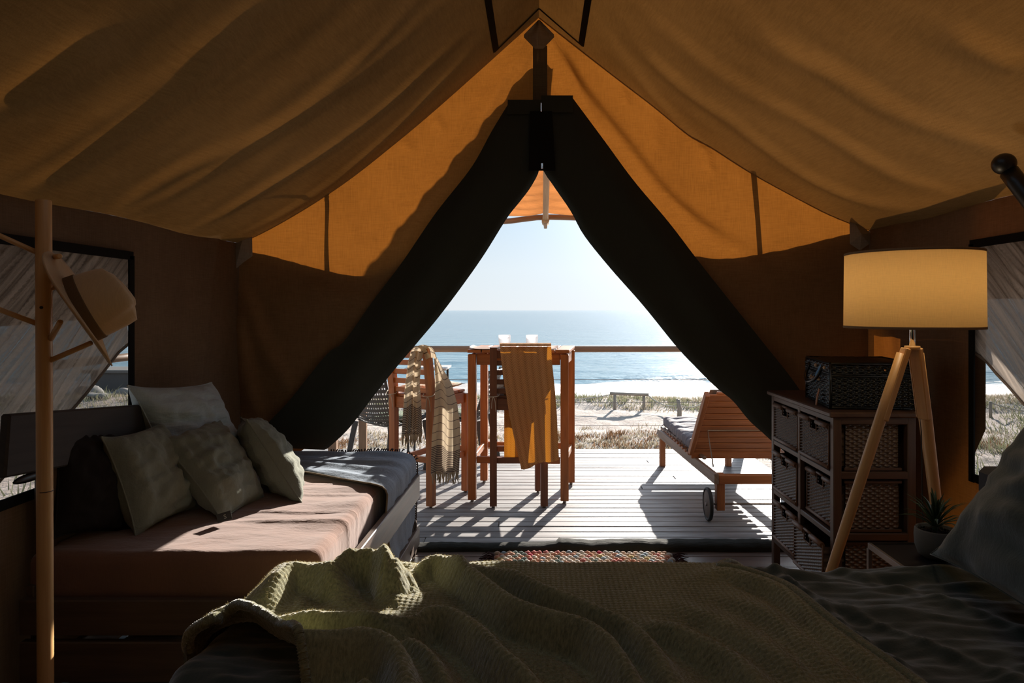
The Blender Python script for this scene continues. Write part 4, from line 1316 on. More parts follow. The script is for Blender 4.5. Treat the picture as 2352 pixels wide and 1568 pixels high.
t = NT('frosted_bulb'); g1 = t.n('ShaderNodeBsdfTransparent'); g2 = t.n('ShaderNodeBsdfTranslucent'); M['bulb'] = t.done(t.mixs(.25, g1.outputs[0], g2.outputs[0]))
MB().lathe([(0.008, 1.295), (.014, 1.31), (.045, 1.345), (.047, 1.37), (.03, 1.40), (0.002, 1.41)], LC, n=20).build('bulb', M['bulb'], lp)
bulb_d = bpy.data.lights.new('bulb_light', 'POINT'); bulb_d.energy = 2.3; bulb_d.color = (1.0, .80, .52); bulb_d.shadow_soft_size = .04
bulb_o = bpy.data.objects.new('bulb_light', bulb_d); COL.objects.link(bulb_o); bulb_o.parent = lp; bulb_o.location = (0, .0, 1.345)
hubz = 1.180
MB().lathe([(0, hubz), (.024, hubz), (.024, hubz - .012), (0, hubz - .012)], LC, n=20).build('hub', M['pale_wood'], lp)
for dx, dy in ((-.40, .0), (.20, .09), (.32, .30)):
    dv = Vector((dx, dy, 0)).normalized()
    a = LC + dv * .018 + Vector((0, 0, hubz - .002)); b = LC + Vector((dx, dy, 0)) + Vector((0, 0, .0))
    d = (b - a)
    s0 = a + d * .115
    MB().bar(a + d * .005, a + d * .21, .040, .020, up=dv, ch=.003).build('bracket', M['pale_wood'], lp)
    pts = [a + d * t_ + dv * .010 for t_ in (.02, .2, .6, 1.0)]
    MB().tube(pts, [.016, .0185, .0165, .0125], 14).build('leg', M['pale_wood'], lp)
m = MB(); m.tube(resample([LC + Vector((.02, .05, 1.15)), LC + Vector((.06, .06, .95)), LC + Vector((.075, .07, .6)), LC + Vector((.09, .06, .15)), LC + Vector((.2, .1, .005))], 30), .0022, 6); m.build('power_cord', M['black_metal'], lp)

# ================================================================= SIDE TABLE, PLANT
st = thing('side_table', 'low black side table with pale metal edge between cabinet and bed', 'table', (1.20, 2.05, 0))
TZ = .55
MB().box((1.215, 2.035, TZ - .008), (.30, .32, .012), ch=.002).build('table_top', plain('black_top', (.010, .009, .011), .5), st)
m = MB()
for a, b in (((1.065, 1.87), (1.065, 2.20)), ((1.065, 2.20), (1.37, 2.20)), ((1.37, 2.20), (1.37, 1.87)), ((1.37, 1.87), (1.065, 1.87))):
    m = MB(); m.bar((a[0], a[1], TZ - .008), (b[0], b[1], TZ - .008), .012, .018, ch=.001); m.build('edge_rail', M['grey_metal'] if a[0] == b[0] == 1.065 else M['black_metal'], st)
for x in (1.065, 1.37):
    for y in (1.87, 2.20): MB().box((x, y, (TZ - .018) / 2), (.013, .013, TZ - .018), ch=.001).build('leg', M['grey_metal'] if x < 1.2 else M['black_metal'], st)
pp = Vector((1.205, 2.075, TZ + .000))
pl_ = thing('potted_succulent', 'spiky green succulent in a round grey concrete pot on the side table', 'plant', pp)
MB().lathe([(0, .0), (.034, .0), (.048, .010), (.0565, .035), (.0585, .065), (.057, .084), (.0545, .088), (.051, .085), (.050, .074), (0, .074)], pp, n=40).build('pot', plain('concrete', (.155, .155, .135), .85), pl_)
m = MB(); m.grid(lambda u, v: pp + Vector((math.cos(u * 2 * PI) * .0505 * v, math.sin(u * 2 * PI) * .0505 * v, .077 + .005 * nz(u * 30, v * 9))), 40, 10)
for _ in range(60):
    a, r = random.random() * 2 * PI, random.random() ** .5 * .046; m.blob(pp + Vector((r * math.cos(a), r * math.sin(a), .079)), random.uniform(.002, .005), 6, 4)
m.build('soil', plain('soil', (.014, .010, .008), .9), pl_)
MB().tube([pp + Vector((0, 0, .07)), pp + Vector((0, 0, .105))], [.009, .006], 8).build('stem', plain('plant_stem', (.03, .05, .02), .7), pl_)
leafm = plain('succulent_leaf', (.030, .070, .024), .5)
for i in range(34):
    a = i * 2.39996; tier = i / 34
    el = lerp(.25, 1.35, tier) + random.uniform(-.1, .1); L = lerp(.10, .135, random.random()) * (1.05 - .12 * tier)
    d = Vector((math.cos(a) * math.cos(el), math.sin(a) * math.cos(el), math.sin(el))); sd = Vector((-math.sin(a), math.cos(a), 0)); up = sd.cross(d)
    b0 = pp + Vector((0, 0, .088 + .018 * tier))
    m = MB(); V_ = []; F_ = []
    for s_, w in ((0, .0035), (.25, .0056), (.55, .0045), (.85, .0018), (1.0, .0002)):
        c_ = b0 + d * (L * s_) + Vector((0, 0, .016 * math.sin(PI * s_) - .012 * s_ * s_))
        V_ += [c_ - sd * w, c_ + up * w * .45 * (-1), c_ + sd * w, c_ + up * w * .2]
    for q in range(4):
        for e in range(4): F_.append((q * 4 + e, q * 4 + (e + 1) % 4, q * 4 + 4 + (e + 1) % 4, q * 4 + 4 + e))
    m.add(V_, F_, None, True); m.build('leaf', leafm, pl_)

# black standing pole at the right wall
bp = thing('metal_pole', 'black metal pole with a round knob end leaning by the right window', 'pole', (1.745, 1.975, 0))
MB().tube(resample([(1.515, 2.20, 1.745), (1.575, 2.10, 1.55), (1.655, 2.02, 1.30), (1.72, 1.98, .9), (1.745, 1.975, .4), (1.745, 1.975, .012)], 40), .0285, 18).build('pole_tube', M['black_metal'], bp)
MB().blob((1.502, 2.205, 1.772), (.036, .036, .034), 24, 16).build('knob', M['black_metal'], bp)
MB().lathe([(0, 0), (.075, 0), (.075, .012), (0, .014)], (1.745, 1.975, 0), n=28).build('base', M['black_metal'], bp)

# ================================================================= RUG
RX0, RX1, RY0, RY1 = -.235, .70, 2.75, 3.60
rg_ = thing('rug', 'knobbly multicoloured rag rug with dark fringed ends on the floor by the doorway', 'rug', (.23, 3.2, 0))
MB().box(((RX0 + RX1) / 2, (RY0 + RY1) / 2, .006), (RX1 - RX0, RY1 - RY0, .010)).build('backing', cloth('rug_backing', (.30, .20, .14)), rg_)
cols = [(.62, .45, .33), (.60, .30, .20), (.58, .52, .45), (.48, .16, .14), (.33, .40, .44), (.55, .42, .20), (.45, .05, .09), (.20, .25, .22)]
meshes = []
for i, c in enumerate(cols):
    mb_ = MB().blob((0, 0, 0), (.0175, .0150, .014), 10, 6)
    mb_.v = [tuple(Vector(q) * (1 + .25 * nz(q[0] * 90 + i, q[1] * 90, q[2] * 90)) + OFF[rg_]) for q in mb_.v]
    o = mb_.build('tuft', cloth('rug_wool', c, weave=300, bump=.6), rg_); meshes.append(o)
used = [False] * 8
nxr, nyr = 29, 10
rest = [MB() for _ in cols]
for j in range(28):
    for i in range(nxr):
        x = RX0 + .018 + (i + .5 * (j % 2)) * (RX1 - RX0 - .04) / (nxr - .5) + random.uniform(-.003, .003); y = RY1 - .016 - j * .0298 + random.uniform(-.003, .003)
        band_c = (i / nxr * 9 + .3 * random.random()) % 1
        ci = random.choices(range(8), [30, 18, 26, 8, 6, 6, 3, 2])[0]
        if i in (3, 4): ci = 7 if random.random() < .7 else ci
        p = Vector((x, y, .020 + random.uniform(0, .004)))
        if j < 10:
            src = meshes[ci]
            o = src if not used[ci] else src.copy()
            if used[ci]: COL.objects.link(o)
            used[ci] = True
            o.location = p - OFF[rg_]; OFF[o] = OFF[rg_]; o.rotation_euler = (0, 0, random.uniform(-.4, .4))
        else:
            rest[ci].blob(p, (.0165, .014, .012), 7, 4)
for ci, mb_ in enumerate(rest):
    if mb_.v: mb_.build('tufts', meshes[ci].data.materials[0], rg_, kind='stuff')
for u_, o in zip(used, meshes):
    if not u_: bpy.data.objects.remove(o)
m = MB()
for s, x in ((-1, RX0), (1, RX1)):
    for i in range(150):
        y = lerp(RY0, RY1, i / 149); L = random.uniform(.04, .085)
        p = Vector((x, y, .010)); q = p + Vector((s * L, random.uniform(-.03, .03), random.uniform(-.004, .002)))
        m.tube([p, p.lerp(q, .5) + Vector((0, random.uniform(-.01, .01), random.uniform(.004, .014))), q], [.0035, .003, .0015], 5)
m.build('fringe', cloth('rug_fringe', (.055, .022, .020)), rg_, kind='stuff')

# ================================================================= BED
BX0, BX1, BY0, BY1, BZ = -.715, 1.235, -.15, 1.87, .60
bd = thing('bed', 'large bed with rumpled dark green linen across the front of the view', 'bed', (.25, .9, 0))
MB().box(((BX0 + BX1) / 2, (BY0 + BY1) / 2, .17), (BX1 - BX0 - .08, BY1 - BY0 - .08, .16)).build('bed_base', M['cab_wood'], bd)
for x in (BX0 + .1, BX1 - .1):
    for y in (BY0 + .1, BY1 - .1): MB().box((x, y, .05), (.07, .07, .10)).build('leg', M['cab_wood'], bd)
puffbox(((BX0 + BX1) / 2, (BY0 + BY1) / 2, .415), (BX1 - BX0 - .05, BY1 - BY0 - .05, .33), .05, (12, 12, 4)).build('mattress', M['sheet'], bd)
SN = 330
def sheet_h(X, Y):
    w = 1.0 + .8 * sstep(.3, .9, X)
    z = .008 * nz(X * 2.2, Y * 9 + X * 3, 1) + .011 * nz(X * 4.5 + 2 * Y, Y * 19, 2) + .0065 * nz(X * 9, Y * 36, 3) + .0035 * nz(X * 20, Y * 64, 4)
    z += .014 * max(0, nz(X * 3 - Y * 1.5, Y * 5 + 2 * X, 8)) * w
    z += .016 * math.exp(-((Y - 1.80 + .10 * (X - .9) ** 2) / .028) ** 2) * (.6 + nz(X * 7, 3)) * sstep(.1, .6, X)
    z += .010 * math.exp(-((Y - 1.72 + .1 * nz(X * 3, 5)) / .02) ** 2) * (.4 + nz(X * 5, 6)) * sstep(.3, .6, X)
    for (xa, ya, xb, yb, a) in ((.62, 1.80, .75, 1.02, .016), (.55, 1.84, .95, 1.2, .010), (.80, 1.86, 1.15, 1.35, .008)):
        t_ = max(0, min(1, ((X - xa) * (xb - xa) + (Y - ya) * (yb - ya)) / ((xb - xa) ** 2 + (yb - ya) ** 2)))
        dd = math.hypot(X - lerp(xa, xb, t_), Y - lerp(ya, yb, t_)) + .015 * nz(X * 6, Y * 6, 9)
        z += a * math.exp(-(dd / .018) ** 2)
    return z
def wrap(s, t_, z0, h, x0, x1, y1, r=.05):
    """cloth position s, t along the bed; past the edges it turns down"""
    X, Y, z = s, t_, z0 + h
    dx = 0
    if s < x0 + r:
        k = x0 + r - s; a = min(k / r, PI / 2)
        X = x0 + r - r * math.sin(a); z = z0 + h * math.cos(a) - r * (1 - math.cos(a)) - max(0, k - r * PI / 2); X -= h * math.sin(a)
    if t_ > y1 - r:
        k = t_ - (y1 - r); a = min(k / r, PI / 2)
        Y = y1 - r + r * math.sin(a) + h * math.sin(a); z -= r * (1 - math.cos(a)) + max(0, k - r * PI / 2) + h * (1 - math.cos(a))
    return Vector((X, Y, z))
m = MB()
m.grid(lambda u, v: wrap(lerp(BX0 - .36, BX1, u), lerp(BY0, BY1 + .36, v), BZ, sheet_h(lerp(BX0 - .36, BX1, u), lerp(BY0, BY1 + .36, v)), BX0, BX1, BY1), 330, 330, uvfn=lambda u, v: (u * 2.3, v * 2.2))
m.build('bed_sheet', M['sheet'], bd)
hb = m = MB(); m.box((1.275, .92, .44), (.07, 2.04, .84), ch=.015); m.build('headboard', plain('black_leather', (.007, .007, .008), .65), bd)

M['pillow'] = cloth('green_pillow', (.065, .088, .072), weave=420, bump=.35, wrinkle=.16, wscale=(4, 9, 2.2), sheen=.4, wdist=.1)
pw = cushion([Vector((1.285, 1.66, 1.14)), Vector((1.27, .85, 1.12)), Vector((.985, .86, .64)), Vector((1.045, 1.82, .650))], .20, M['pillow'], 'large dark green linen pillow propped on the bed at the right', 12, name='pillow', group=None, wr=1.5)

# ---- knitted blanket
BLZ = BZ + .022
def bpt(x, y, z=BLZ):
    P = atz(x, y, z); return (P.x, P.y)
ridges = []
def ridge(pts, amp, w, steep=.55):
    P = resample([Vector((*bpt(x, y, BLZ + amp * 1.15), 0)) for x, y in pts], 50)
    ridges.append((np.array([[p.x, p.y] for p in P]), amp * 1.22, w * .95, steep))
ridge([(905, 1290), (950, 1272), (1000, 1257), (1050, 1280), (1110, 1325), (1180, 1375), (1260, 1402), (1340, 1425), (1400, 1465), (1450, 1520), (1490, 1580), (1520, 1640)], .050, .030)
ridge([(1050, 1290), (1100, 1272), (1170, 1300), (1240, 1340), (1310, 1366), (1380, 1392), (1440, 1418), (1500, 1470), (1560, 1540), (1600, 1600)], .048, .028)
ridge([(1445, 1408), (1520, 1420), (1600, 1455), (1680, 1500), (1760, 1568), (1800, 1610)], .026, .030)
ridge([(780, 1412), (870, 1406), (940, 1412), (990, 1393), (1040, 1400), (1100, 1440), (1150, 1490), (1200, 1530), (1260, 1580), (1300, 1640)], .046, .028)
ridge([(560, 1386), (640, 1388), (740, 1405), (820, 1412), (900, 1438), (953, 1462), (1000, 1505), (1045, 1560), (1080, 1610)], .036, .024)
ridge([(455, 1470), (490, 1395), (540, 1385), (590, 1412), (650, 1444), (750, 1454), (830, 1447), (885, 1462), (925, 1500), (950, 1560), (960, 1640)], .062, .034)
ridge([(790, 1570), (830, 1556), (870, 1566), (910, 1620)], .05, .03)
ridge([(600, 1350), (640, 1312), (680, 1293), (740, 1300), (800, 1330)], .040, .034)
ridge([(765, 1282), (800, 1262), (850, 1258), (890, 1275), (905, 1300)], .066, .034)
ridge([(870, 1340), (885, 1312), (905, 1300), (935, 1290)], .026, .016)
ridge([(900, 1345), (930, 1322), (960, 1320)], .025, .02)
ridge([(1600, 1312), (1660, 1298), (1730, 1320), (1800, 1350), (1900, 1432), (2000, 1505), (2090, 1568), (2180, 1640)], .018, .030)
ridge([(1650, 1350), (1760, 1400), (1850, 1470), (1960, 1560)], .012, .03)
ridge([(1550, 1370), (1680, 1430), (1800, 1510), (1870, 1580)], .012, .03)
def fields(S, T):
    H = np.zeros_like(S)
    pts = np.stack([S, T], -1)
    for P, amp, w, st_ in ridges:
        best = np.full(S.shape, 1e9); side = np.zeros_like(S); ti = np.zeros_like(S)
        for i in range(len(P) - 1):
            a, b = P[i], P[i + 1]; ab = b - a
            t_ = np.clip(((pts - a) @ ab) / (ab @ ab), 0, 1)
            q = a + t_[..., None] * ab; d = pts - q; r2 = (d * d).sum(-1)
            mk = r2 < best
            best = np.where(mk, r2, best); side = np.where(mk, ab[0] * d[..., 1] - ab[1] * d[..., 0], side); ti = np.where(mk, i + t_, ti)
        r = np.sqrt(best) / w
        end = np.clip(np.minimum(ti, 49 - ti) / 13 + .08, 0, 1) ** .8
        nearside = side < 0            # towards the camera: fall away steeply
        prof = np.where(nearside, np.exp(-(r * 1.15) ** 2.3) - .30 * np.exp(-((r - 1.55) / .55) ** 2), np.exp(-(r * .80) ** 2) * .9 + .1 * np.exp(-(r * 1.2) ** 2) - .15 * np.exp(-((r - 2.6) / .8) ** 2))
        add = amp * prof * end
        H = H + add - .45 * np.clip(np.minimum(H, add), 0, None)
    return H
NS, NTt = 740, 500
s_ = np.linspace(BX0 - .10, 1.02, NS + 1); t_ = np.linspace(.45, BY1 + .22, NTt + 1)
S, T = np.meshgrid(s_, t_)
H = np.maximum(fields(S, T), -.010)
poly = [bpt(*p) for p in ((2260, 1700), (2100, 1572), (2000, 1505), (1900, 1435), (1800, 1352), (1725, 1318), (1650, 1300))]
poly += [(.56, 1.95), (.62, 2.12), (-1.0, 2.12), (-1.0, 1.43)] + [bpt(*p) for p in ((470, 1488), (530, 1470), (600, 1492), (660, 1520), (705, 1568), (725, 1640), (700, 1720), (680, 1900), (700, 2250))] + [(.95, .45)]
PX = np.array([p[0] for p in poly]); PY = np.array([p[1] for p in poly])
def inside(x, y):
    c = np.zeros_like(x, dtype=bool); n = len(PX); j = n - 1
    for i in range(n):
        cond = ((PY[i] > y) != (PY[j] > y)) & (x < (PX[j] - PX[i]) * (y - PY[i]) / (PY[j] - PY[i] + 1e-12) + PX[i])
        c ^= cond; j = i
    return c
cxs, cys = (S[:-1, :-1] + S[1:, 1:]) / 2, (T[:-1, :-1] + T[1:, 1:]) / 2
IN = inside(cxs, cys)
# knit relief: rows of little arcs running across the blanket
knit = .0020 * np.sin(T * 2 * PI / .0135 + .9 * np.sin(S * 2 * PI / .013)) * (.6 + .4 * np.sin(S * 2 * PI / .013))
m = MB()
vs = []
for j in range(NTt + 1):
    for i in range(NS + 1):
        h = float(H[j, i] + knit[j, i]) + .004 * nz(S[j, i] * 5, T[j, i] * 5, 2)
        vs.append(wrap(float(S[j, i]), float(T[j, i]), BLZ, h, BX0 - .012, BX1, BY1 + .012, .055))
fs = []
for j, i in zip(*np.nonzero(IN)):
    a = int(j) * (NS + 1) + int(i); fs.append((a, a + 1, a + NS + 2, a + NS + 1))
usedv = sorted({q for f in fs for q in f}); mp_ = {q: k for k, q in enumerate(usedv)}
m.add([vs[q] for q in usedv], [tuple(mp_[q] for q in f) for f in fs], [(float(S.flat[q]), float(T.flat[q])) for q in usedv], True)
t = NT('olive_knit')
v = t.coords('UV')
n1 = t.noise(v, 9, 4); n2 = t.noise(v, 160, 3, .7)
wv = t.n('ShaderNodeTexWave'); wv.inputs['Scale'].default_value = 28; wv.inputs['Distortion'].default_value = 1.2; wv.inputs['Detail'].default_value = 2
t.l(t.coords('UV', (1, 1, 1), (0, 0, PI / 2)), wv.inputs['Vector'])
c = t.ramp(t.math('ADD', t.math('MULTIPLY', n2, .7), t.math('MULTIPLY', n1, .3)), [(.30, (.10, .105, .055)), (.60, (.34, .325, .175))])
M['knit'] = t.done(t.pbsdf(c, .95, t.bump(n2, .6, .004), .05, Sheen_Weight=.9, Sheen_Roughness=.4))
bl = thing('knitted_blanket', 'chunky olive green knitted blanket in loose folds across the bed', 'blanket', (.1, 1.3, BLZ))
m.build('knit_cloth', M['knit'], bl)
# thick ribbed borders along the cut edges
VG = {(j, i): vs[j * (NS + 1) + i] for j in range(0) for i in range(0)}
def surf(x, y, lift=0.0):
    i = (x - s_[0]) / (s_[1] - s_[0]); j = (y - t_[0]) / (t_[1] - t_[0])
    i = int(max(0, min(NS, round(i)))); j = int(max(0, min(NTt, round(j))))
    return vs[j * (NS + 1) + i] + Vector((0, 0, lift))
def border(path, r):
    P = resample([Vector((x, y, 0)) for x, y in path], int(60 * len(path)))
    pts = [surf(p.x, p.y, r * .25) for p in P]
    pts = [sum((pts[max(0, min(len(pts) - 1, i + o_))] for o_ in range(-4, 5)), Vector()) / 9 for i in range(len(pts))]
    rad = [r * (1 + .28 * math.sin(i * PI)) if False else r * (.86 + .28 * (i % 2)) for i in range(len(pts))]
    m = MB(); m.tube(pts, rad, 9, flat=.8); return m
border([bpt(*p) for p in ((2255, 1695), (2100, 1572), (2000, 1505), (1900, 1435), (1800, 1352), (1725, 1318), (1655, 1301))] + [(.565, 1.90)], .011).build('ribbed_edge', M['knit'], bl)
border([(-.725, 1.40)] + [bpt(*p) for p in ((470, 1488), (530, 1470), (600, 1492), (660, 1520), (705, 1568), (725, 1640), (700, 1720))], .011).build('ribbed_edge', M['knit'], bl)
# wool fuzz standing off the knit
fv = np.array([tuple(p) for p in vs]).reshape(NTt + 1, NS + 1, 3)
jj, ii = np.nonzero(IN); NF = 170000
w_ = (cys[jj, ii] > 1.05); jj, ii = jj[w_], ii[w_]
sel = RNG.integers(0, len(jj), NF); J, I = jj[sel], ii[sel]
p0 = fv[J, I]; nrm = np.cross(fv[J, I + 1] - p0, fv[J + 1, I] - p0); nrm /= np.linalg.norm(nrm, axis=1)[:, None] + 1e-12
p0 = p0 + (RNG.random((NF, 1))) * (fv[J, I + 1] - p0) + RNG.random((NF, 1)) * (fv[J + 1, I] - p0)
rd = RNG.normal(0, .55, (NF, 3)); dr_ = nrm + rd; dr_ /= np.linalg.norm(dr_, axis=1)[:, None]
Lf = RNG.uniform(.002, .007, (NF, 1)); sd = np.cross(dr_, RNG.normal(0, 1, (NF, 3))); sd /= np.linalg.norm(sd, axis=1)[:, None]
a_ = p0 - sd * .00022; b_ = p0 + sd * .00022; c_ = p0 + dr_ * Lf
V3 = np.stack([a_, b_, c_], 1).reshape(-1, 3)
m = MB(); m.v = V3.tolist(); m.f = [(3 * i, 3 * i + 1, 3 * i + 2) for i in range(NF)]; m.uv = [(0.0, 0.0)] * (3 * NF); m.smooth = [False] * NF
m.build('wool_fuzz', cloth('wool_fuzz', (.30, .25, .13), trans=.5, tcol=(.45, .36, .16)), bl, kind='stuff')

# ================================================================= DECK FURNITURE
RW, DW = M['red_wood'], M['dark_red_wood']
bt = thing('bar_table', 'high square reddish wooden bar table on the deck at the centre', 'table', (-.11, 4.9, 0))
TT = 1.035
LG = {'fl': Vector((-.453, 4.64, 0)), 'fr': Vector((.173, 4.61, 0)), 'bl': Vector((-.414, 5.16, 0)), 'br': Vector((.239, 5.10, 0))}
tilt = math.atan2(LG['fr'].y - LG['fl'].y, LG['fr'].x - LG['fl'].x)
for k_, p in LG.items():
    MB().frame_box(p + Vector((0, 0, TT / 2 - .008)), (1, -.04, 0), (.04, 1, 0), (0, 0, 1), .055, .055, TT - .05, .004).build('leg', RW, bt)
    MB().lathe([(0, 0), (.012, 0), (.012, .018), (0, .018)], p, n=10).build('foot_glide', M['grey_metal'], bt)
for a, b in (('fl', 'fr'), ('bl', 'br'), ('fl', 'bl'), ('fr', 'br')):
    pa, pb = LG[a], LG[b]; d = (pb - pa).normalized() * .03
    MB().bar(pa + d + Vector((0, 0, TT - .068)), pb - d + Vector((0, 0, TT - .068)), .022, .075).build('apron', RW, bt)
    MB().bar(pa + d + Vector((0, 0, .285)), pb - d + Vector((0, 0, .285)), .022, .045).build('stretcher', RW, bt)
nb = 7
for i in range(nb):
    f0, f1 = (i + .03) / nb, (i + .97) / nb
    def edge(f, a, b, o): return LG[a].lerp(LG[b], f)
    pf = (LG['fl'] + Vector((-.035, -.035, 0))).lerp(LG['fr'] + Vector((.035, -.035, 0)), (f0 + f1) / 2)
    pb = (LG['bl'] + Vector((-.035, .035, 0))).lerp(LG['br'] + Vector((.035, .035, 0)), (f0 + f1) / 2)
    MB().bar(pf + Vector((0, 0, TT - .012)), pb + Vector((0, 0, TT - .012)), .70 / nb * .93, .022, ch=.003).build('top_slat', RW, bt)

def stool(name, label, bl_, br_, fr_, fl_, mt, topz=1.056, curve=.05):
    """bar stool from its four floor points; back posts rise to topz"""
    c = (bl_ + br_ + fr_ + fl_) / 4
    s = thing(name, label, 'bar stool', c, 'slatted wooden bar stools at the high table')
    back = ((bl_ + br_) - (fr_ + fl_)).normalized()
    for p in (bl_, br_):
        pts = [p + Vector((0, 0, .012)), p + Vector((0, 0, .70)), p + back * curve * .35 + Vector((0, 0, .86)), p + back * curve + Vector((0, 0, topz))]
        pts = resample(pts, 12); m = MB()
        sd = Vector((-back.y, back.x, 0))
        V_ = []; F_ = []; U_ = []
        acc = random.random() * 9
        for i, q in enumerate(pts):
            for a, b in ((-1, -1), (1, -1), (1, 1), (-1, 1)):
                V_.append(q + sd * a * .023 + back * b * .024); U_.append((acc + q.z, a * .02 + b * .03))
        for i in range(len(pts) - 1):
            for e in range(4): F_.append((i * 4 + e, i * 4 + (e + 1) % 4, i * 4 + 4 + (e + 1) % 4, i * 4 + 4 + e))
        F_ += [(3, 2, 1, 0), tuple((len(pts) - 1) * 4 + k for k in range(4))]
        m.add(V_, F_, U_); m.build('back_post', mt, s)
    for p in (fr_, fl_): MB().frame_box(p + Vector((0, 0, .36)), Vector((-back.y, back.x, 0)), back, (0, 0, 1), .045, .045, .695, .003).build('leg', mt, s)
    for p in (bl_, br_, fr_, fl_): MB().lathe([(0, 0), (.011, 0), (.011, .016), (0, .016)], p, n=10).build('foot_glide', M['grey_metal'], s)
    for z0, h, nm in ((.68, .075, 'apron'), (.28, .04, 'stretcher')):
        for a, b in ((bl_, br_), (br_, fr_), (fr_, fl_), (fl_, bl_)):
            d = (b - a).normalized() * .024
            zz = z0 + (.03 if nm == 'stretcher' and (a is bl_ or a is fr_) else 0)
            MB().bar(a + d + Vector((0, 0, zz)), b - d + Vector((0, 0, zz)), .020, h).build(nm, mt, s)
    for i in range(5):
        f = (i + .5) / 5; a = bl_.lerp(fl_, f); b = br_.lerp(fr_, f)
        MB().bar(a + Vector((0, 0, .728)), b + Vector((0, 0, .728)), (bl_ - fl_).length / 5 * .9, .018).build('seat_slat', mt, s)
    for z in (.768, .828, .890, .952):
        kk = curve * .35 * max(0, (z - .7) / .16) if z < .86 else lerp(curve * .35, curve, (z - .86) / (topz - .86))
        MB().bar(bl_ + back * kk + Vector((0, 0, z)), br_ + back * kk + Vector((0, 0, z)), .016, .034).build('back_slat', mt, s)
    MB().bar(bl_ + back * curve * .9 + Vector((0, 0, topz - .045)), br_ + back * curve * .9 + Vector((0, 0, topz - .045)), .020, .055).build('top_rail', mt, s)
    return s
s1 = stool('bar_stool', 'reddish slatted bar stool with a striped towel over its back', Vector((-.985, 4.63, 0)), Vector((-.712, 4.50, 0)), Vector((-.526, 4.88, 0)), Vector((-.80, 5.01, 0)), RW)
s2 = stool('bar_stool', 'dark reddish bar stool under a mustard throw, tucked in at the high table', Vector((-.301, 4.50, 0)), Vector((.034, 4.50, 0)), Vector((-.006, 4.88, 0)), Vector((-.325, 4.88, 0)), DW, curve=.02)
# seat pads with tie cords
for s_o, P_, mtp, lb in ((s1, (Vector((-.985, 4.63, 0)), Vector((-.712, 4.50, 0)), Vector((-.526, 4.88, 0)), Vector((-.80, 5.01, 0))), (.42, .22, .10), 'terracotta and cream printed seat pad on the stool with the striped towel'),
                    (s2, (Vector((-.301, 4.50, 0)), Vector((.034, 4.50, 0)), Vector((-.006, 4.88, 0)), Vector((-.325, 4.88, 0))), (.40, .30, .18), 'seat pad on the stool under the mustard throw')):
    t = NT('printed_pad'); vv = t.coords('Object', (14, 14, 14)); n = t.noise(vv, 1.3, 2, .5, 2.5)
    c = t.ramp(n, [(.40, mtp), (.47, (.55, .46, .33)), (.52, (.10, .13, .11)), (.56, (.52, .43, .30))])
    pm_ = t.done(t.pbsdf(c, .9))
    mm, seam = pillow_mesh(*[p + Vector((0, 0, .775)) for p in P_], .055, 20, 3, wr=.3)
    cc = sum(P_, Vector()) / 4
    tp = thing('seat_pad', lb, 'cushion', (cc.x, cc.y, .74), 'seat pads on the bar stools')
    mm.build('cover', pm_, tp); 
    for p in P_[:2]:
        b_d = ((P_[0] + P_[1]) - (P_[2] + P_[3])).normalized()
        m = MB(); q = p + b_d * .034 + Vector((0, 0, .735))
        m.tube(resample([q + Vector((-.03, .05, .02)), q + Vector((-.032, 0, 0)), q + Vector((.005, -.012, 0)), q + Vector((.034, 0, .005)), q + Vector((.04, .05, .02))], 16), .003, 5)
        for dx in (-.008, .012): m.tube(resample([q + Vector((.0, -.012, 0)), q + Vector((dx, -.018, -.03)), q + Vector((dx * 1.4, -.014, -.085 - dx))], 8), .0025, 5)
        m.build('tie_cord', M['rope'], tp)

# striped towel (length runs along v, metres)
t = NT('striped_towel')
uvn = t.n('ShaderNodeTexCoord'); sp = t.n('ShaderNodeSeparateXYZ'); t.l(uvn.outputs['UV'], sp.inputs[0])
L_ = sp.outputs['Y']
def stripes(period, duty):
    f = t.math('FRACT', t.math('DIVIDE', L_, period)); return t.math('LESS_THAN', f, duty)
near_end = t.math('LESS_THAN', L_, .20)
thin = t.math('MULTIPLY', stripes(.058, .075), t.math('GREATER_THAN', L_, .20))
dense = t.math('MULTIPLY', stripes(.0125, .60), near_end)
fac = t.math('MAXIMUM', thin, dense)
nn_ = t.noise(t.coords('Object', (200, 200, 30)), 1, 3)
c = t.mixc(fac, (.60, .50, .36), (.10, .075, .07))
c = t.mixc(t.math('MULTIPLY', nn_, .25), c, (.22, .16, .10))
tl = t.n('ShaderNodeBsdfTranslucent'); t.l(c, tl.inputs['Color'])
M['towel'] = t.done(t.mixs(.3, t.pbsdf(c, .9, t.bump(nn_, .3, .002), .1), tl.outputs[0]))
tw = thing('striped_towel', 'cream towel with thin dark stripes and fringe draped over the left bar stool', 'towel', (-.80, 4.5, 1.0))
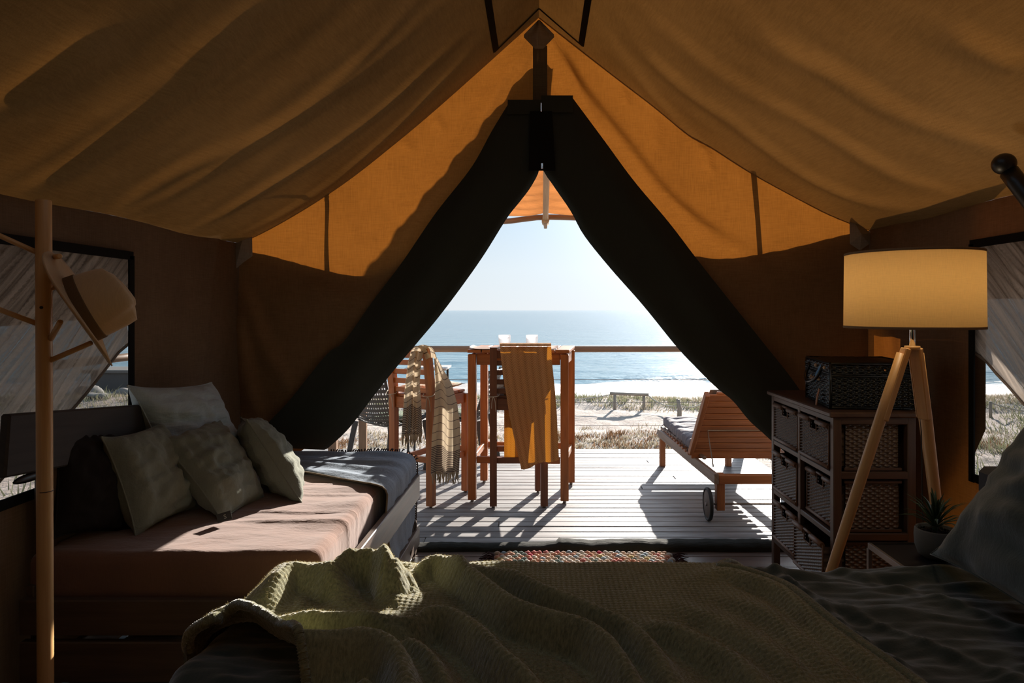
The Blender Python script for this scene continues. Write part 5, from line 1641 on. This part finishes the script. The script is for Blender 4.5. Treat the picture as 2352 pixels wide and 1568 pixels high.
def tail(cl, cr, y0, y1, Y, phase, name, lenm):
    """hanging tail: left and right outline by row, gathered in soft folds"""
    def fn(u, v):
        y = lerp(y0, y1, v); xl = interp(cl, y); xr = interp(cr, y)
        Yd = Y - .020 * math.sin(u * 3 * PI + phase + v * .8) - .012 * math.sin(u * 7 * PI + v * 2) * v - .01 * math.sin(PI * u)
        p = at(lerp(xl, xr, u), y, Y); return Vector((p.x, Yd, p.z))
    m = MB(); m.grid(fn, 40, 60, uvfn=lambda u, v: (u * .4, (1 - v) * lenm + .012 * math.sin(u * 9 + phase) + .05 * u * (phase > 1)))
    m.build(name, M['towel'], tw)
    m = MB()
    for i in range(26):
        u = (i + .5) / 26; p = fn(u, 1)
        q = p + Vector((random.uniform(-.012, .012), random.uniform(-.01, .006), -random.uniform(.05, .085)))
        m.tube([p, p.lerp(q, .5) + Vector((random.uniform(-.008, .008), -.004, 0)), q], [.0045, .004, .002], 5)
    m.build('fringe', cloth('towel_fringe', (.62, .52, .38), trans=.3, tcol=(.5, .4, .25)), tw, kind='stuff')
Yt = 4.42
tail([(795, 948), (830, 938), (900, 930), (990, 925), (1000, 924)], [(795, 975), (830, 967), (880, 963), (920, 966), (1000, 968)], 806, 996, Yt, .5, 'short_tail', .58)
tail([(820, 998), (850, 1000), (900, 1000), (950, 998), (1000, 993), (1075, 991)], [(820, 1002), (850, 1018), (880, 1036), (930, 1050), (980, 1056), (1030, 1056), (1090, 1053)], 822, 1085, Yt + .02, 1.7, 'long_tail', .80)
def over(u, v):
    a = PI * v
    x = lerp(lerp(942, 976, u), lerp(978, 1004, u), v)
    y = lerp(812, 826, v) - 22 * math.sin(a) ** .7 - 5 * math.sin(u * PI)
    return at(x, y, Yt + .02 - .02 * math.sin(u * 9) - .02 * math.sin(a))
m = MB(); m.grid(over, 20, 24, uvfn=lambda u, v: (u * .3, .8 + v * .15)); m.build('towel_fold', M['towel'], tw)

# mustard throw on the second stool
t = NT('mustard_herringbone')
wv = t.n('ShaderNodeTexWave'); wv.inputs['Scale'].default_value = 55; wv.inputs['Distortion'].default_value = .6
uvn = t.n('ShaderNodeTexCoord'); sp = t.n('ShaderNodeSeparateXYZ'); t.l(uvn.outputs['UV'], sp.inputs[0])
zig = t.math('ABSOLUTE', t.math('SUBTRACT', t.math('FRACT', t.math('MULTIPLY', sp.outputs['X'], 22)), .5))
rowf = t.math('FRACT', t.math('ADD', t.math('MULTIPLY', sp.outputs['Y'], 62), t.math('MULTIPLY', zig, 3.0)))
rb_ = t.math('ABSOLUTE', t.math('SUBTRACT', rowf, .5))
n = t.noise(t.coords('UV', (300, 300, 1)), 1, 2)
hh = t.math('ADD', t.math('MULTIPLY', rb_, 1.4), t.math('MULTIPLY', zig, .8))
c = t.ramp(t.math('ADD', t.math('MULTIPLY', hh, .6), t.math('MULTIPLY', n, .3)), [(.15, (.30, .15, .060)), (.6, (.60, .32, .14))])
tl = t.n('ShaderNodeBsdfTranslucent'); tl.inputs['Color'].default_value = (.55, .20, .015, 1)
M['mustard2'] = t.done(t.mixs(.16, t.pbsdf(c, .9, t.bump(hh, .6, .003), .1), tl.outputs[0]))
mu = thing('mustard_throw', 'mustard yellow ribbed throw hanging over the back of the central bar stool', 'blanket', (-.1, 4.45, 1.06))
Ym = 4.435
cl = [(795, 1148), (850, 1154), (900, 1162), (950, 1170), (1000, 1180), (1075, 1197)]; cr = [(795, 1266), (830, 1268), (850, 1270), (900, 1275), (950, 1279), (1000, 1281), (1075, 1285)]
def mf(u, v):
    yb = lerp(1077, 1054, u) + 3 * math.sin(u * 9)
    y = lerp(796, yb, v); p = at(lerp(interp(cl, y), interp(cr, y), u), y, Ym)
    return Vector((p.x, Ym - .005 * math.sin(u * 11 + v) - .003 * math.sin(u * 27) - .012 * math.sin(PI * v), p.z))
m = MB(); m.grid(mf, 50, 60, uvfn=lambda u, v: (u * .34, v * .8)); m.build('front_drop', M['mustard2'], mu)
def mt_(u, v):
    a = lerp(0, PI, v); p0 = mf(u, 0); return Vector((p0.x, Ym + .045 - .052 * math.cos(a), p0.z + .004 + .018 * math.sin(a)))
m = MB(); m.grid(mt_, 50, 10, uvfn=lambda u, v: (u * .34, -v * .1)); m.build('top_fold', M['mustard2'], mu)
clb = [(795, 1150), (900, 1158), (1060, 1158)]; crb = [(795, 1262), (900, 1240), (1060, 1225)]
def mb2(u, v):
    y = lerp(796, 1060, v); Yb = Ym + .105; p = at(lerp(interp(clb, y), interp(crb, y), u), y, Yb)
    return Vector((p.x, Yb + .012 * math.sin(u * 13), p.z + .0))
m = MB(); m.grid(mb2, 40, 40, uvfn=lambda u, v: (u * .34, v * .8)); m.build('rear_drop', M['mustard2'], mu)

# tumblers and mats on the table
t = NT('tumbler_glass')
g = t.n('ShaderNodeBsdfGlass'); g.inputs['Roughness'].default_value = .08; g.inputs['IOR'].default_value = 1.45; g.inputs['Color'].default_value = (.97, .98, 1, 1)
tr = t.n('ShaderNodeBsdfTransparent'); df = t.n('ShaderNodeBsdfTranslucent'); df.inputs['Color'].default_value = (.9, .93, .95, 1)
M['glass'] = t.done(t.mixs(.30, t.mixs(.45, g.outputs[0], df.outputs[0]), tr.outputs[0]))
def tumbler(x, label):
    c = Vector((at(x, 797, 4.72).x, 4.72, TT - .0005 + .0005))
    o = thing('tumbler', label, 'glass', c, 'cut glass tumblers on the bar table')
    def fac(p):
        a = math.atan2(p.y, p.x); r = math.hypot(p.x, p.y)
        k = 1 + (.035 * math.sin(a * 10 + p.z * 120) + .03 * math.sin(a * 14 - p.z * 150)) * (1 if .012 < p.z < .078 and r > .036 else 0)
        return Vector((p.x * k, p.y * k, p.z))
    MB().lathe([(0, .0), (.034, .0), (.037, .006), (.038, .03), (.040, .06), (.0425, .092), (.0400, .092), (.0375, .06), (.035, .03), (.032, .018), (0, .016)], c, n=44, deform=fac).build('glass_body', M['glass'], o)
    MB().lathe([(.0425, .090), (.0432, .0925), (.0415, .094), (.0400, .0925), (.0408, .090)], c, n=44, close=True).build('rim', M['glass'], o)
tumbler(1159, 'cut glass tumbler on the bar table, the one nearer the striped towel')
tumbler(1222, 'cut glass tumbler on the bar table, above the middle of the mustard throw')
for x0, x1, lb, Yp in ((1080, 1152, 'curled brown leather place mat at the towel side of the bar table', 4.66), (1245, 1282, 'curled place mat at the right end of the bar table', 4.68)):
    a, b = at(x0, 797, Yp), at(x1, 797, Yp)
    def pmf(u, v):
        X = lerp(a.x, b.x, u); z = TT + .0035 + .012 * abs(2 * u - 1) ** 4 * (1 if x0 < 1200 else .6) + .004 * math.sin(v * PI)
        return Vector((X, Yp - .06 + .30 * v, z))
    m = MB(); m.grid(pmf, 20, 10); m.grid(lambda u, v: pmf(1 - u, v) - Vector((0, 0, .0025)), 20, 10)
    tag(m.build('place_mat', plain('leather_mat', (.26, .12, .05), .5), origin=(a + b) / 2), lb, 'place mat', 'place mats on the bar table')

# ================================================================= LOUNGER
lg = thing('sun_lounger', 'wooden sun lounger with wheels and raised slatted back at the right of the deck', 'sun lounger', (1.32, 4.9, 0))
GW = wood('grey_teak', (.17, .12, .09), (.34, .26, .21), rough=.55)
LW = wood('lounger_teak', (.25, .085, .028), (.46, .19, .075), rough=.5)
for xa, xb in ((1.085, 1.012), (1.70, 1.60)):
    MB().bar((xa, 4.17, .268), (xb, 5.76, .268), .028, .065).build('side_rail', GW, lg)
    MB().bar((xa + .02, 4.55, .315), (xb + .02, 5.74, .315), .022, .022).build('mattress_batten', GW, lg)
for x, y in ((1.03, 5.70), (1.58, 5.70)): MB().box((x, y, .148), (.045, .05, .296)).build('leg', LW, lg)
for x, y in ((1.118, 4.22), (1.672, 4.22)): MB().box((x, y, .18), (.050, .055, .225)).build('leg', LW, lg)
MB().bar((1.10, 4.20, .262), (1.70, 4.20, .262), .05, .055).build('cross_rail', LW, lg)
MB().bar((1.03, 5.74, .27), (1.60, 5.74, .27), .03, .06).build('cross_rail', LW, lg)
for i in range(11):
    y = lerp(4.75, 5.68, i / 10); MB().bar((1.03, y, .305), (1.60, y, .305), .055, .014).build('seat_slat', LW, lg)
M['rubber'] = plain('rubber', (.015, .015, .015), .6)
for x in (1.045, 1.745):
    w = MB().lathe([(0, -.008), (.085, -.008), (.088, -.006), (.088, .006), (.085, .008), (0, .008)], (x, 4.22, .102), (1, 0, 0), 36).build('wheel', plain('wheel_wood', (.13, .095, .075), .6), lg)
    MB().lathe([(.087, -.011), (.097, -.011), (.101, -.006), (.101, .006), (.097, .011), (.087, .011)], (x, 4.22, .102), (1, 0, 0), 36, close=True).build('tyre', M['rubber'], w)
    MB().tube([(x - .016, 4.22, .102), (x - .008, 4.22, .102)], [.009, .012], 12).build('axle_nut', M['grey_metal'], w)
MB().tube([(1.045, 4.22, .102), (1.745, 4.22, .102)], .006, 8).build('axle', M['grey_metal'], lg)
# raised back: hinge line and top line
hl, hr = Vector((1.035, 4.66, .325)), Vector((1.62, 4.66, .325)); tl_, tr_ = Vector((1.055, 4.28, .775)), Vector((1.60, 4.28, .775))
bn = (tl_ - hl).normalized(); nrm_ = Vector((0, -bn.z, bn.y)).normalized()
MB().bar(hl, tl_, .030, .045, up=nrm_).build('back_stile', LW, lg); MB().bar(hr, tr_, .030, .045, up=nrm_).build('back_stile', LW, lg)
MB().bar(hl + Vector((.09, 0, 0)) - nrm_ * .012, tl_ + Vector((.09, 0, 0)) - nrm_ * .012, .055, .018, up=nrm_).build('back_stile', LW, lg)
for i in range(10):
    f = (i + .45) / 10; a = hl.lerp(tl_, f); b = hr.lerp(tr_, f)
    MB().bar(a, b, .0500, .016, up=nrm_, ch=.004).build('back_slat', LW, lg)
MB().bar(hl + Vector((0, -.01, -.01)), hr + Vector((0, -.01, -.01)), .03, .045).build('back_rail', LW, lg)
m = MB(); ga = hl.lerp(tl_, .42) + Vector((.06, -.035, 0)); gb = hr.lerp(tr_, .42) + Vector((-.06, -.035, 0))
m.tube([Vector((ga.x + .01, 4.36, .30)), ga, gb, Vector((gb.x - .01, 4.36, .30))], .005, 8); m.build('support_bar', M['grey_metal'], lg)
t = NT('lounger_pad_cloth'); nn_ = t.noise(t.coords('Object', (9, 30, 9)), 1, 4)
M['pad'] = t.done(t.pbsdf(t.ramp(nn_, [(.3, (.10, .11, .14)), (.7, (.23, .20, .21))]), .85, t.bump(nn_, .6, .02)))
lpad = thing('lounger_pad', 'dark blue grey tufted pad lying on the sun lounger', 'cushion', (1.31, 5.2, .33))
def padf(p):
    k = 1.0
    for yc in (-.42, -.21, 0, .21, .42): k -= .38 * math.exp(-((p.y - yc) / .022) ** 2)
    w = .008 * nz(p.x * 8, p.y * 12, 1) + .010 * abs(math.sin(p.x * 16)) * (p.z > 0)
    return Vector((p.x + .035 * p.y * -.1, p.y, p.z * max(.3, k) + w))
puffbox((1.315, 5.21, .365), (.555, 1.03, .085), .035, (30, 70, 6), padf).build('cover', M['pad'], lpad)
bk = MB()
def bpad(u, v, s):
    a = hl.lerp(tl_, v * .94 + .03) + Vector((.03, 0, 0)); b = hr.lerp(tr_, v * .94 + .03) - Vector((.03, 0, 0))
    k = 1 - .45 * max(math.exp(-((v - q) / .03) ** 2) for q in (.25, .5, .75))
    e = (max(0, 4 * u * (1 - u)) * max(0, 4 * v * (1 - v))) ** .2
    return a.lerp(b, u) - nrm_ * (.052 - s * .040 * k * e) * 1.0
bk.grid(lambda u, v: bpad(u, v, 1), 16, 30); bk.grid(lambda u, v: bpad(1 - u, v, -1), 16, 30)
bk.build('back_section', M['pad'], lpad)
m = MB()
for i in range(9):
    y = 4.72 + i * .12; m.tube([(1.035, y, .35), (1.025, y + .01, .335), (1.03, y + .02, .32)], .003, 5)
m.build('tie', M['pad'], lpad)

# ================================================================= WOVEN CHAIRS BEHIND THE STOOLS
M['resin'] = plain('dark_resin', (.045, .042, .040), .5)
M['sling'] = plain('woven_sling', (.085, .075, .065), .6)
def chair(label, loc, rz, first=None):
    c = thing('woven_chair', label, 'chair', loc, 'dark woven armchairs on the deck')
    o = Vector(loc)
    R = Matrix.Rotation(rz, 3, 'Z')
    L = lambda x, y, z: o + R @ Vector((x, y, z))
    # faces +x locally
    m = MB()
    prof = [(.24, .40), (.10, .375), (-.12, .365), (-.22, .40), (-.27, .50), (-.31, .64), (-.35, .80)]
    def sh(u, v):
        i = v * (len(prof) - 1); a = int(min(i, len(prof) - 2)); f = i - a
        x = lerp(prof[a][0], prof[a + 1][0], f); z = lerp(prof[a][1], prof[a + 1][1], f)
        wdt = lerp(.22, .23, v); yy = (2 * u - 1) * wdt
        return L(x + .06 * (2 * u - 1) ** 2 * (v > .4), yy, z + .05 * (2 * u - 1) ** 2 * (1 - v))
    NUc, NVc = 44, 66
    m.grid(sh, NUc, NVc, keep=lambda u, v: not (int(u * NUc) % 2 == 1 and int(v * NVc) % 3 == 1))
    m.build('woven_shell', M['sling'], c)
    rim = [sh(0, i / 20) for i in range(21)] + [sh(i / 10, 1) for i in range(1, 11)] + [sh(1, 1 - i / 20) for i in range(1, 21)] + [sh(1 - i / 10, 0) for i in range(1, 11)]
    MB().tube(rim, .012, 8, caps=False).build('shell_frame', M['resin'], c)
    for sx, sy in ((1, 1), (1, -1), (-1, 1), (-1, -1)):
        MB().bar(L(sx * .18 - .02, sy * .21, .40), L(sx * .25 - .02, sy * .25, .0), .030, .042, up=(1, 0, 0), ch=.004).build('leg', M['resin'], c)
    return c
chair('dark woven armchair on the deck half hidden by the left door flap', (-1.20, 5.58, 0), .95)
chair('dark woven armchair on the deck behind the legs of the bar table', (-.66, 5.78, 0), PI - .15)
gp = cloth('leaf_print', (.075, .12, .05), blotch=.8)
t = NT('leaf_print'); n = t.noise(t.coords('Object', (16, 16, 16)), 1, 2, .5, 2)
gp = t.done(t.pbsdf(t.ramp(n, [(.40, (.06, .10, .045)), (.50, (.15, .20, .09)), (.56, (.03, .06, .04)), (.62, (.30, .30, .22))]), .9))
for (x, y), lb in (((-1.17, 5.62), 'green leaf print seat cushion in the woven chair by the left door flap'), ((-.70, 5.78), 'green leaf print seat cushion in the woven chair behind the bar table')):
    mm, seam = pillow_mesh((x - .19, y - .19, .425), (x + .19, y - .19, .425), (x + .19, y + .19, .425), (x - .19, y + .19, .425), .075, 18, 2, wr=.4)
    tp = thing('seat_cushion', lb, 'cushion', (x, y, .39), 'green cushions on the woven chairs')
    mm.build('cover', gp, tp)
    MB().tube(seam, .004, 5, caps=False).build('piping', M['rope'], tp)
ft = thing('deck_table', 'small pale topped table between the woven chairs, behind the striped towel', 'table', (-.98, 6.05, 0))
MB().box((-.98, 6.05, .79), (.36, .36, .02)).build('table_top', wood('pale_top', (.40, .36, .32), (.62, .58, .54), rough=.4), ft)
for sx in (-1, 1):
    for sy in (-1, 1): MB().box((-.98 + sx * .15, 6.05 + sy * .15, .39), (.02, .02, .78)).build('leg', M['resin'], ft)
